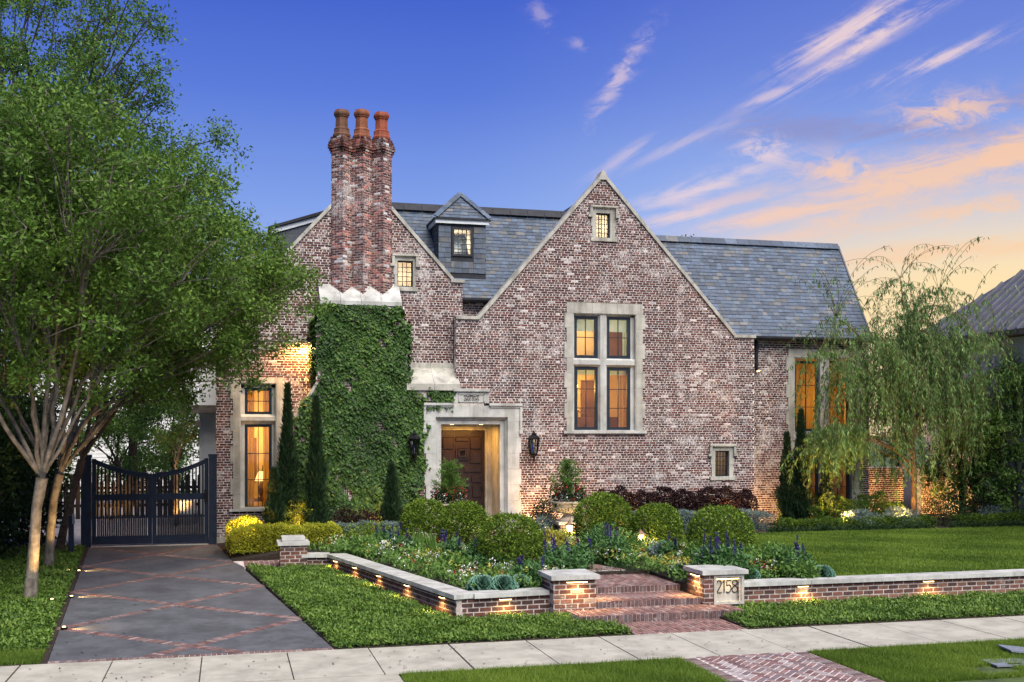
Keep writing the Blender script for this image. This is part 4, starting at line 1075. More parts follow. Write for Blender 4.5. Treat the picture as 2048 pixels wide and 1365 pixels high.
# rear white wing with timber balcony beam, seen past the left corner
g = G(); g.box(-.8, lxl-.02, 33.5, 40, .2, 6.2); g.build('rear_wing', M_stucco, house)
g = G(); zb_ = ZZ(415, 822, 33); g.box(-.98, lxl-.03, 32.9, 33.45, zb_-.06, zb_+.16); g.box(-.9, -.75, 33.0, 33.4, zb_-.45, zb_-.28); g.build('balcony_beam', M_timber, house)
g = G(); g.box(-.82, -.79, 34.3, 35.2, .2, 2.6); g.build('rear_door', M_navy, house)

# ------------------------------------------------------------------ garden walls and piers
def gwall(root, A, B, z0, z1, singles, seed, thick=.3):
    A, B = Vector((*A, 0)), Vector((*B, 0)); L = (B-A).length
    return brick_face(root, A, B-A, lambda z: [[0, L]], z0, z1, course=.082, mod=.215, joint=.023, header_every=0, thick=thick, mat=M_gbrick, mort=M_gmortar, kind='garden', seed=seed, singles=singles)
def cope_run(root, A, B, z, w=.42, h=.075, over=.06, step=1.4):
    A, B = Vector((*A, z)), Vector((*B, z)); d = (B-A).normalized(); N = Vector((d.y, -d.x, 0)); L = (B-A).length; n = max(1, round(L/step))
    for k in range(n):
        p, q = A+d*(L*k/n+.003), A+d*(L*(k+1)/n-.003)
        g = G(); g.prism([p+N*over, q+N*over, q-N*(w-over), p-N*(w-over)], (0, 0, h)); g.build('coping_stone', M_cope, root)
CZ = .385
gl_ = thing('garden_wall', 'low brick garden wall with pale coping slanting from small pier to the left step pier', 'wall', (3.7, 18.2, 0))
gwall(gl_, GW[1], GW[0], .0, CZ, 140, 31)
gwall(gl_, (3.70, 18.10), (5.40, 18.22), -.02, CZ, 60, 32)
dA = (Vector(GW[0])-Vector(GW[1])).normalized()
cope_run(gl_, GW[1], (GW[0][0]+.02, GW[0][1]-.05), CZ+.002)
cope_run(gl_, (3.66+.35, 18.10), (5.36, 18.22), CZ+.0)
gwall(gl_, (1.30, 24.98), (2.26, 24.88), .15, CZ, 12, 33); cope_run(gl_, (1.6, 24.95), (2.2, 24.86), CZ-.004)
gr_ = thing('garden_wall', 'low brick garden wall with pale coping running right from the numbered pier', 'wall', (12, 18.3, 0))
gwall(gr_, (8.93, 18.25), (28, 18.40), -.02, CZ, 300, 34); cope_run(gr_, (8.93, 18.25), (28, 18.40), CZ, step=1.45)
def pier(label, x0, x1, y0, y1, z0, z1, seed, hole=None, cap=.075):
    p = thing('brick_pier', label, 'pier', ((x0+x1)/2, y0, z0))
    kw = dict(course=.082, mod=.215, joint=.022, header_every=0, mat=M_gbrick, mort=M_gmortar, kind='garden')
    w, d = x1-x0, y1-y0
    f = (lambda z: [[0, w]]) if not hole else sub_holes(lambda z: [[0, w]], [hole])
    brick_face(p, (x0, y0, 0), (1, 0, 0), f, z0, z1, thick=.22, seed=seed, singles=90, **kw)
    brick_face(p, (x0, y1, 0), (0, -1, 0), lambda z: [[0, d-.012]], z0, z1, thick=.1, seed=seed+1, singles=90, **kw)
    brick_face(p, (x1, y0+.012, 0), (0, 1, 0), lambda z: [[0, d-.012]], z0, z1, thick=.1, seed=seed+2, **kw)
    g = G(); o = .055; g.box(x0-o, x1+o, y0-o, y1+o, z1+.001, z1+cap); g.build('cap_stone', M_cope, p)
    return p
pl = pier('square brick pier with pale cap left of the front steps', 5.39, 6.155, 18.0, 18.75, .0, .655, 41)
pn = (.235, .715, .17, .60)
pr = pier('square brick pier right of the steps carrying the house number', 8.17, 8.945, 18.0, 18.75, .0, .655, 45, hole=(pn[0]-.05, pn[1]+.05, .1, .645))
ps = pier('small brick pier with stepped white cap beside the driveway path', .98+.15, 1.60+.12, 24.9, 25.5, .12, .66, 49)
g = G(); g.box(1.18, 1.67, 24.93, 25.47, .737, .765, ); g.box(1.17, 1.68, 24.92, 25.48, .768, .84); g.build('cap_stone', M_cope, ps)
# number panel
bx0 = 8.17
g = G(); a, b, c, d = bx0+pn[0], bx0+pn[1], pn[2], pn[3]
for q in ((a-.05, a, c-.05, d+.045), (b, b+.05, c-.05, d+.045), (a, b, c-.05, c), (a, b, d, d+.045)): g.box(q[0], q[1], 17.985, 18.12, q[2], q[3])
g.build('panel_frame', M_stone, pr)
g = G(); g.box(a-.01, b+.01, 18.07, 18.10, c-.01, d+.01); g.build('number_panel', M_cope, pr)
DIG = {'2': ([[(.02, .72), (.06, .90), (.2, 1.), (.36, .93), (.42, .76), (.36, .56), (.2, .3), (.02, .02)], [(.02, .02), (.46, .02)]], .5),
       '1': ([[(.02, .82), (.14, 1.), (.14, 0)]], .26),
       '5': ([[(.40, 1.), (.12, 1.), (.08, .56), (.22, .62), (.38, .54), (.44, .34), (.36, .1), (.18, 0), (.02, .08)], [(.40, 1.), (.5, 1.06)]], .5),
       '8': ([[(.24, .54), (.06, .68), (.07, .9), (.24, 1.), (.41, .9), (.42, .68), (.24, .54), (.03, .36), (.02, .12), (.24, 0), (.46, .12), (.45, .36), (.24, .54)]], .5)}
tw = sum(DIG[ch][1] for ch in '2158')+.12; sc = (b-a-.06)/tw; x = a+.03
for ch in '2158':
    g = G()
    for st_ in DIG[ch][0]:
        P_ = [Vector((x+u*sc, 18.06, c+.15+v*sc*1.0)) for u, v in st_]
        # smooth
        Q = []
        for i in range(len(P_)-1):
            p0, p1, p2, p3 = P_[max(i-1, 0)], P_[i], P_[i+1], P_[min(i+2, len(P_)-1)]
            for k in range(5):
                t = k/5; Q.append(.5*((2*p1)+(p2-p0)*t+(2*p0-5*p1+4*p2-p3)*t*t+(3*p1-p0-3*p2+p3)*t**3))
        Q.append(P_[-1]); g.tube(Q if ch in '258' else P_, .0085, 5)
    g.build('house_number', M_iron, pr); x += (DIG[ch][1]+.03)*sc

# ------------------------------------------------------------------ gate and things behind it
YG = 30.32; zg = .23
gx0, gxm, gx1 = XX(184, YG), XX(304.5, YG), XX(417, YG)
def zgp(px, py): return ZZ(px, py, YG)
def gate_leaf(label, xa, xb, pxa, pxb, mirror, grp='driveway gate leaves'):
    t = thing('gate_leaf', label, 'gate', ((xa+xb)/2, YG, zg), grp)
    zl, zh = ZZ(304, 952, YG), ZZ(200, 922, YG)
    top = lambda s: zl+(zh-zl)*(s**1.8)
    S_ = lambda x: ((x-xa)/(xb-xa) if not mirror else (xb-x)/(xb-xa))   # 0 at the meeting stile
    g = G(); g.box(xa, xa+.1, YG-.04, YG+.04, zg+.03, top(max(0, S_(xa)))+.05); g.build('stile', M_gate, t)
    g = G(); g.box(xb-.1, xb, YG-.04, YG+.04, zg+.03, top(max(0, S_(xb)))+.05); g.build('stile', M_gate, t)
    g = G(); g.box(xa+.1, xb-.1, YG-.035, YG+.035, zg+.03, zg+.24); g.build('bottom_rail', M_gate, t)
    zm = ZZ(304, 994, YG); g = G(); g.box(xa+.1, xb-.1, YG-.035, YG+.035, zm-.08, zm+.08); g.build('middle_rail', M_gate, t)
    z2 = ZZ(304, 1034, YG); g = G(); g.box(xa+.1, xb-.1, YG-.015, YG+.015, z2-.02, z2+.02); g.build('dog_rail', M_gate, t)
    g = G(); n = 10
    for k in range(n):
        x0, x1 = xa+.1+(xb-xa-.2)*k/n, xa+.1+(xb-xa-.2)*(k+1)/n; za, zb = top(S_(x0)), top(S_(x1))
        g.prism([(x0, YG-.035, za-.05), (x1, YG-.035, zb-.05), (x1, YG-.035, zb+.05), (x0, YG-.035, za+.05)], (0, .07, 0)); g.prism([(x0, YG-.05, za+.051), (x1, YG-.05, zb+.051), (x1, YG-.05, zb+.075), (x0, YG-.05, za+.075)], (0, .1, 0))
    g.build('top_rail', M_gate, t)
    n = 14
    for k in range(n):
        x = xa+.1+(xb-xa-.2)*(k+.5)/n; g = G(); g.box(x-.02, x+.02, YG-.012, YG+.012, zg+.24, top(S_(x))-.05); g.build('picket', M_iron, t)
        if k < n-1:
            x2 = x+(xb-xa-.2)/n/2; g = G(); g.box(x2-.016, x2+.016, YG-.01, YG+.01, zg+.24, z2+.06); g.build('dog_bar', M_iron, t)
    return t
gate_leaf('left leaf of the navy driveway gate with sweeping top rail', gx0, gxm-.006, 184, 304, True)
t = gate_leaf('right leaf of the navy driveway gate beside the house corner', gxm+.006, gx1, 304, 417, False)
g = G(); zm = ZZ(304, 994, YG); g.box(gx1-.11, gx1-.02, YG-.1, YG-.041, zm-.16, zm+.18); g.build('latch', M_iron, t)
for label, xa, w in (('navy gate post against the brick house corner', gx1+.012, .2), ('navy gate post behind the leaning crape myrtle', gx0-.26, .24)):
    p = thing('gate_post', label, 'post', (xa+w/2, YG, zg), 'navy gate posts')
    g = G(); g.box(xa, xa+w, YG-.1, YG+.1, zg-.1, ZZ(424, 914, YG)); g.build('shaft', M_gate, p)
    g = G(); g.box(xa-.015, xa+w+.015, YG-.115, YG+.115, ZZ(424, 914, YG)+.001, ZZ(424, 911, YG)+.03); g.build('cap', M_gate, p)
# side gate post box (keypad) near the trunk
t = thing('keypad_post', 'slim dark keypad post standing beside the driveway among the trunks', 'post', (XX(148, 28.6), 28.6, .15))
g = G(); x = XX(137, 28.6); g.box(x, x+.12, 28.55, 28.65, .1, 1.15); g.build('shaft', M_gate, t); g = G(); g.box(x+.10, x+.15, 28.48, 28.549, .95, 1.2); g.build('keypad', M_lid, t)
# fence and planting behind
M_fence = simple('fence_stain', (.016, .012, .010), .8, 8., .4)
fn = thing('board_fence', 'dark vertical board fence behind the gate court', 'fence', (-4.5, 40, .2))
for k in range(46):
    x = -9.+k*.19; g = G(); h = 1.25+.2*((k % 2) == 0); g.prism([(x, 40, .2), (x+.14, 40, .2), (x+.14, 40, .2+h), (x+.07, 40, .3+h), (x, 40, .2+h)], (0, .03, 0)); g.build('board', M_fence, fn)
for z in (.6, 1.2):
    g = G(); g.box(-9, -.3, 40.035, 40.1, z, z+.1); g.build('rail', M_fence, fn)
pt_ = thing('white_pot', 'large pale pot glimpsed through the right gate leaf', 'pot', (XX(372, 37), 37, .21))
g = G(); g.lathe([(.16, 0), (.2, .02), (.3, .35), (.32, .6), (.3, .7), (.33, .72), (.33, .78), (.28, .78), (.26, .7)], (XX(372, 37), 37, .21), 18); g.build('body', M_fascia, pt_, smooth=True)
nb = thing('neighbour_house', 'white clapboard house wall glimpsed behind the gate trees', 'house', (-6, 62, 0))
g = G(); g.box(-11, -1.5, 62, 70, 0, 7.5); body = g.build('wall', M_stucco, nb)
for k in range(38):
    g = G(); g.prism([(-11, 62, k*.2), (-1.5, 62, k*.2), (-1.5, 61.97, k*.2+.01), (-11, 61.97, k*.2+.01)], (0, .005, .17)); g.build('clapboard', M_stucco, body)
g = G(); g.prism([(-11.4, 61.5, 7.4), (-11.4, 66, 11.), (-11.4, 70.5, 7.4)], (10.3, 0, 0)); g.build('roof', M_lead, nb)
ul = thing('utility_pole', 'dark utility pole behind the gate trees', 'pole', (XX(266, 48), 48, 0))
g = G(); g.tube([(XX(266, 48), 48, 0), (XX(266, 48), 48, 9.)], [.19, .14], 10, cap=True); g.build('shaft', M_bark2, ul)
g = G(); g.tube([(XX(266, 48)-14, 50, 4.1), (XX(266, 48), 48, 4.), (XX(266, 48)+7, 47, 4.1)], .03, 4); g.build('cable', M_iron, ul)
# neighbour on the right: white walls, standing seam hip roof
nr_ = thing('neighbour_house', 'white stucco neighbouring house with dark standing seam metal roof at right', 'house', (28, 25, 0))
g = G(); g.box(23.5, 40, 12, 33.4, 0, 6.2); g.build('wall', M_stucco, nr_)
e0_, e1_, r1_ = Vector((22.95, 33.9, 6.28)), Vector((22.95, 11, 6.28)), Vector((30, 26.85, 12.25)); r0_ = Vector((30, 18, 12.25))
M_seam = simple('standing_seam_metal', (.12, .125, .135), .45, 3., .15, metal=.3)
g = G(); g.add([e0_, e1_, r0_, r1_, Vector((37, 33.9, 6.28)), Vector((37, 11, 6.28))], [[0, 1, 2, 3], [0, 3, 4], [4, 3, 2, 5], [1, 5, 2]]); rfn = g.build('roof', M_seam, nr_)
for k in range(52):
    y = 33.8-k*.43
    if y < 11.5: break
    tp = min(7.05, max(.05, 33.9-y))
    if y < 18: tp = min(tp, y-11)
    p = Vector((22.95, y, 6.28)); q = p+Vector((tp, 0, tp*5.97/7.05)); g = G(); g.bar(p+Vector((0, 0, .03)), q+Vector((0, 0, .03)), .035, .06); g.build('seam', M_seam, rfn)
g = G(); g.box(22.9, 23.5, 11, 33.9, 6.1, 6.27); g.build('eave', M_timber, nr_)
# little brick garden walls under the willow
bw_ = thing('boundary_wall', 'brick boundary wall lit from below behind the willow', 'wall', (20.5, 32.4, .4))
brick_face(bw_, (XX(1722, 32.4), 32.4, 0), (1, 0, 0), lambda z: [[0, 1.6], [2.3, 5.6]], .3, 2.0, seed=61, thick=.25)
# utility lids in the verge
for label, px, py, w, d, rz, tilt in (('flat grey utility box lid set in the verge grass', 2018, 1327, .62, .42, -.1, .0), ('tilted blue grey meter box lid at the right frame edge', 2060, 1306, .75, .45, -.25, .07)):
    p = W(px, py, z=-.01); t = thing('meter_box', label, 'lid', p, 'utility box lids in the verge')
    g = G(); c_, s_ = math.cos(rz), math.sin(rz)
    q = [p+Vector((u*w*c_-v*d*s_, u*w*s_+v*d*c_, (u+.5)*-tilt+tilt*.8)) for u, v in ((-.5, -.5), (.5, -.5), (.5, .5), (-.5, .5))]
    g.prism(q, (0, 0, .022)); g.build('cover', M_lid, t)
    g = G(); m1 = q[0].lerp(q[1], .3)*.8+q[2]*.2; g.bar(q[0].lerp(q[1], .35)+Vector((0, .07, .024)), q[0].lerp(q[1], .65)+Vector((0, .07, .024)), .035, .012); g.build('handle_slot', M_iron, t)

# ------------------------------------------------------------------ lanterns and lamps
def spot(root, loc, aim, power, ang=100, col=(1., .60, .22), blend=.7, rad=.03):
    l = bpy.data.lights.new('lamp_light', 'SPOT'); l.energy = power; l.color = col; l.spot_size = math.radians(ang); l.spot_blend = blend; l.shadow_soft_size = rad
    o = bpy.data.objects.new('lamp_light', l); place(o, root, loc)
    o.rotation_euler = (Vector(aim)-Vector(loc)).to_track_quat('-Z', 'Y').to_euler()
def point(root, loc, power, col=(1., .66, .3), rad=.04):
    l = bpy.data.lights.new('lamp_light', 'POINT'); l.energy = power; l.color = col; l.shadow_soft_size = rad
    o = bpy.data.objects.new('lamp_light', l); place(o, root, loc)
def under_light(label, p, n, w=.2, power=11):
    """slim fitting under a coping; n = outward normal"""
    p, n = Vector(p), Vector(n).normalized(); t = thing('under_coping_light', label, 'light', p, 'small warm lights under the garden copings')
    d = Vector((-n.y, n.x, 0)); g = G(); a, b = p-d*w/2, p+d*w/2
    g.prism([a, b, b+n*.045, a+n*.045], (0, 0, .03)); g.build('housing', M_iron, t)
    g = G(); g.prism([a+n*.005+Vector((0, 0, -.012)), b+n*.005+Vector((0, 0, -.012)), b+n*.04+Vector((0, 0, -.012)), a+n*.04+Vector((0, 0, -.012))], (0, 0, .0118)); g.build('lens', M_bulb, t)
    spot(t, p+n*random.uniform(.12, .16)+Vector((0, 0, -.02)), p+n*random.uniform(.0, .2)+Vector((0, 0, -1)), power*random.uniform(.65, 1.25), 150)
A_, B_ = Vector((*GW[1], 0)), Vector((*GW[0], 0)); nW = Vector((dA.y, -dA.x, 0))
ordn = ['farthest', 'second farthest', 'third', 'second nearest', 'nearest']
for k, px in enumerate((672, 711, 759, 815, 886)):
    # position along the slanting wall from its pixel
    best = min(np.linspace(0, 1, 400), key=lambda s: abs((lambda p: 1024+FPX*((p.x*cA-p.y*sA)/(p.x*sA+p.y*cA)))(A_.lerp(B_, s))-px))
    p = A_.lerp(B_, best); under_light(f'{ordn[k]} of five warm lights under the coping of the slanting wall', (p.x, p.y, CZ-.035), nW, .16)
for lab, px, w in (('warm light under the front coping left of the steps', 1010, .2),):
    p = W(px, 1190, Y=18.15); under_light(lab, (p.x, 18.13, CZ-.035), (0, -1, 0), w)
for lab, px in (('warm light under the right wall coping nearer the numbered pier', 1605), ('warm light under the right wall coping towards the frame edge', 1857)):
    x = XX(px, 18.28); under_light(lab, (x, 18.265+.0075*(x-8.93), CZ-.035), (0, -1, 0), .2)
under_light('long warm light under the cap of the left step pier', (5.80, 17.998, .62), (0, -1, 0), .36, 13)
under_light('warm light under the numbered pier cap facing the steps', (8.168, 18.35, .62), (-1, 0, 0), .32, 16)
under_light('warm light on the steps side of the left step pier', (6.158, 18.35, .62), (1, 0, 0), .32, 16)
under_light('warm light inside the house number recess', (8.645, 18.068, .575), (0, -1, 0), .42, 3.)
def lantern_wall(label, px, Y):
    x = XX(px, Y); zt, zb = ZZ(px, 861, Y), ZZ(px, 923, Y); y = Y-.24; t = thing('wall_lantern', label, 'lantern', (x, Y, zb), 'unlit iron lanterns flanking the door'); h = zt-zb
    g = G(); n = 6
    rad = lambda s: .10+.06*s
    z0, z1 = zb+h*.24, zb+h*.70
    for k in range(n):
        a = 2*math.pi*(k+.5)/n; ca, sa = math.cos(a), math.sin(a); g.bar((x+rad(0)*ca, y+rad(0)*sa, z0), (x+rad(1)*ca, y+rad(1)*sa, z1), .016)
        b = 2*math.pi*(k+1)/n; g.bar((x+rad(0)*.86*math.cos(b), y+rad(0)*.86*math.sin(b), z0), (x+rad(1)*.86*math.cos(b), y+rad(1)*.86*math.sin(b), z1), .007)
    g.lathe([(.11, z0-zb-.03), (.12, z0-zb), (.10, z0-zb+.01)], (x, y, zb), 6); g.lathe([(.17, z1-zb), (.18, z1-zb+.02), (.15, z1-zb+.04)], (x, y, zb), 6); g.build('cage', M_iron, t)
    g = G(); g.lathe([(.185, h*.735), (.15, h*.79), (.10, h*.84), (.07, h*.86), (.075, h*.89), (.05, h*.91), (.02, h*.95), (.03, h*.97), (.005, h)], (x, y, zb), 6); g.build('roof', M_iron, t)
    g = G(); g.lathe([(.105, h*.2), (.06, h*.16), (.03, h*.1), (.04, h*.07), (.01, 0)], (x, y, zb), 6); g.build('finial', M_iron, t)
    g = G(); g.box(x-.05, x+.05, Y-.03, Y+.02, zb+h*.2, zb+h*.5); g.tube([(x, Y-.02, zb+h*.3), (x, Y-.12, zb+h*.12), (x, y, zb+h*.14)], .013, 5); g.build('bracket', M_iron, t)
    g = G(); 
    for k in range(n):
        a, b = 2*math.pi*(k+.5)/n, 2*math.pi*(k+1.5)/n; f_ = .92
        g.quad((x+rad(0)*f_*math.cos(a), y+rad(0)*f_*math.sin(a), z0), (x+rad(0)*f_*math.cos(b), y+rad(0)*f_*math.sin(b), z0), (x+rad(1)*f_*math.cos(b), y+rad(1)*f_*math.sin(b), z1), (x+rad(1)*f_*math.cos(a), y+rad(1)*f_*math.sin(a), z1))
    g.build('glass', M_glass, t); g = G(); g.lathe([(.012, 0), (.012, .12), (.016, .13), (.004, .17)], (x, y, z0), 6); g.build('candle', M_fascia, t)
lantern_wall('unlit black iron lantern on bare brick right of the door', 1063, YC-.01); lantern_wall('unlit black iron lantern among the ivy left of the door', 826, YB-.02)
def path_lantern(label, px, py, zb, zt):
    p = W(px, py, z=zb); t = thing('path_lantern', label, 'lantern', (p.x, p.y, TZ), 'lit copper path lanterns in the beds'); x, y = p.x, p.y; h = .30
    g = G(); g.lathe([(.055, 0), (.06, .02), (.095, h*.6)], (x, y, zb), 4); gl2 = g.build('lit_glass', M_bulb2, t)
    g = G(); g.lathe([(.135, h*.62), (.14, h*.66), (.06, h*.86), (.045, h*.9), (.05, h*.93), (.01, h*1.02)], (x, y, zb), 4)
    for k in range(4):
        a = math.pi/4+k*math.pi/2; g.bar((x+.058*math.cos(a), y+.058*math.sin(a), zb), (x+.10*math.cos(a), y+.10*math.sin(a), zb+h*.62), .014)
    g.lathe([(.07, -.02), (.075, 0), (.05, .01)], (x, y, zb), 4); g.build('hood', M_copper, t)
    sx = .2; g = G(); g.tube([(x+sx, y, TZ), (x+sx, y, zb+h*1.15), (x+sx*.7, y, zb+h*1.55), (x+sx*.2, y, zb+h*1.45), (x, y, zb+h)], .009, 5); g.build('hook', M_iron, t)
    point(t, (x, y-.16, zb+.02), 14, rad=.08); point(t, (x+.14, y+.12, zb+.02), 9, rad=.08)
path_lantern('lit copper lantern on a hook in front of the urn pier', 1139, 1066, .62, 0); path_lantern('lit copper lantern on a hook among the right hand flowers', 1281, 1086, .62, 0)
def bullet(label, loc, aim, power, ang=70, size=.05, grp='small spot lamps', col=(1., .50, .14)):
    loc, aim = Vector(loc), Vector(aim); t = thing('garden_spotlight', label, 'lamp', loc, grp); d = (aim-loc).normalized()
    g = G(); g.tube([loc-d*.12, loc-d*.02, loc], [size*.8, size, size*1.05], 10, cap=False); g.tube([loc-d*.1, loc-d*.1+Vector((0, 0, -.12))], .012, 5); g.build('housing', M_iron, t)
    g = G(); g.tube([loc-d*.015, loc-d*.012], size*.92, 10, cap=True); g.build('lens', M_bulb, t)
    spot(t, loc+d*.02, aim, power, ang, col)
# flood lamps on the walls
p = W(622, 683, Y=YL-.3); bullet('lit flood lamp on the left gable beside the ivy chimney', (p.x-.08, YL-.5, p.z), (p.x-.45, YL+.1, p.z-1.2), 210, 125, .07, 'wall flood lamps', (1., .5, .12))
p = W(628, 700, Y=YL-.3); bullet('second head of the flood lamp pair aimed at the driveway', (p.x-.02, YL-.5, p.z), (-1.6, 27.2, .2), 1300, 60, .07, 'wall flood lamps', (1., .55, .25))
p = W(1515, 743, Y=YR-.15); bullet('lit flood lamp in the corner of the right wing', (p.x, YR-.22, p.z), (p.x-.05, YR-1.2, p.z-2), 14, 100, .055, 'wall flood lamps')
for lab, px, py, Y, aim, pw, ang in (
    ('uplight hidden between the tall cypresses by the tall window', 598, 1040, 29.0, (XX(600, 29.6), 29.7, 2.2), 260, 100),
    ('uplight at the base of the ivy below the chimney', 745, 1040, 28.9, (XX(745, 29.8), 29.8, 1.8), 190, 110),
    ('uplight behind the yellow lit hedge under the tall window', 500, 1060, 28.1, (XX(485, 28.3), 27.9, 1.4), 330, 150),
    ('uplight washing the brick behind the plum hedge left', 1250, 1040, 28.9, (XX(1250, 30), 30.0, 1.6), 110, 115),
    ('uplight below the small low window', 1450, 1040, 28.9, (XX(1450, 30), 30.0, 1.9), 130, 115),
    ('uplight washing the brick beside the urn', 1095, 1040, 28.9, (XX(1095, 30), 30.0, 1.6), 100, 115),
    ('uplight at the right corner behind the grey hedge', 1540, 1040, 29.2, (XX(1545, 30.6), 30.6, 1.2), 75, 110),
    ('uplight under the golden willow branches by the window', 1690, 1030, 28.2, (XX(1670, 28.6), 28.6, 2.8), 700, 110),
    ('uplight at the foot of the willow trunk', 1808, 1030, 28.3, (XX(1815, 28.9), 29.1, 3.5), 380, 120),
    ('uplight for the wall right of the willow', 1885, 1030, 30.8, (XX(1885, 32), 32.4, 1.6), 150, 110),
    ('uplight for the wall left of the willow', 1742, 1030, 30.9, (XX(1742, 32), 32.4, 1.5), 150, 110)):
    bullet(lab, (XX(px, Y), Y, TZ+.1), aim, pw, ang)
for k, (lab, px, py, z, tr) in enumerate((('nearest well light in the driveway edge', 128, 1255, .05, None), ('second well light in the driveway edge', 143, 1193, .08, None), ('third well light in the driveway edge', 158, 1142, .12, None), ('well light in ground cover before the nearest trunk', 104, 1199, .14, (-3.5, 21.8, 2.2)), ('well light in ground cover before the second trunk', 137, 1141, .17, (-3.85, 26.3, 2.2)))):
    p = W(px, py, z=z+.03); t = thing('well_light', lab, 'light', p, 'well lights beside the driveway')
    g = G(); g.lathe([(.05, -.1), (.055, .0), (.045, .006)], p, 10); g.build('housing', M_iron, t); g = G(); g.lathe([(.028, .007), (.022, .014)], p, 10); g.build('lens', M_bulb, t)
    if tr: spot(t, p+Vector((0, 0, .03)), tr, 170, 75)
    else: spot(t, p+Vector((.03, 0, .06)), p+Vector((1.1, .2, -.12)), 20, 80)
for lab, px, Y, aim in (('uplight in the court below the small tree', 352, 36.0, (XX(352, 36.6), 36.6, 1.8)), ('uplight in the court by the fence', 222, 38.8, (XX(222, 40), 40, 1.2)), ('court spot lamp by the house flank', 420, 34.0, (XX(405, 34), 35.5, 1.8))):
    bullet(lab, (XX(px, Y), Y, .32), aim, 110, 100)

# ------------------------------------------------------------------ vegetation
def unit(v): return v/np.maximum(np.linalg.norm(v, axis=-1, keepdims=True), 1e-9)
def rand_dirs(n, r): return unit(r.normal(size=(n, 3)))
def leaf_quads(g, P, D, Sd, L, Wd, rnd, fold=.0):
    """rhombic leaves: P base, D direction, Sd side, L length, Wd width arrays"""
    n = len(P); L = np.broadcast_to(L, n)[:, None]; Wd = np.broadcast_to(Wd, n)[:, None]
    up = np.cross(D, Sd)
    a, b, c, d = P, P+D*L*.45+Sd*Wd*.5+up*Wd*fold, P+D*L, P+D*L*.45-Sd*Wd*.5+up*Wd*fold
    v = np.stack([a, b, c, d], 1).reshape(-1, 3); f = np.arange(4*n).reshape(-1, 4)
    c4 = np.repeat(np.clip(np.stack([rnd, rnd, rnd, np.ones(n)], 1), 0, 1), 4, axis=0); g.addn(v, f, c4)
def orient(D, r, upb=0.):
    n = len(D); s = np.cross(D, rand_dirs(n, r)+np.array([0, 0, upb])); return unit(s)
def leaf_cloud(g, P, r, L=.09, Wd=.04, up=.35, jit=.3, base=.5, var=.22, out=None, fold=.12):
    n = len(P); D = rand_dirs(n, r)
    if out is not None: D = unit(D*.9+out*.8)
    D = unit(D+np.array([0, 0, .15])); N = unit(rand_dirs(n, r)*.8+np.array([0, 0, up*2])); Sd = unit(np.cross(D, N))
    rnd = np.clip(base+r.normal(0, var, n), 0, 1)
    leaf_quads(g, P, D, Sd, L*r.uniform(.7, 1.25, n), Wd*r.uniform(.75, 1.2, n), rnd, fold)
def bez(a, b, c, n=6):
    return [a*(1-t)**2+b*2*t*(1-t)+c*t*t for t in np.linspace(0, 1, n)]
def kmeans(P, k, r, it=8):
    C_ = P[r.choice(len(P), k, replace=False)]
    for _ in range(it):
        d = ((P[:, None]-C_[None])**2).sum(-1); lab = d.argmin(1)
        for j in range(k):
            if (lab == j).any(): C_[j] = P[lab == j].mean(0)
    return lab, C_
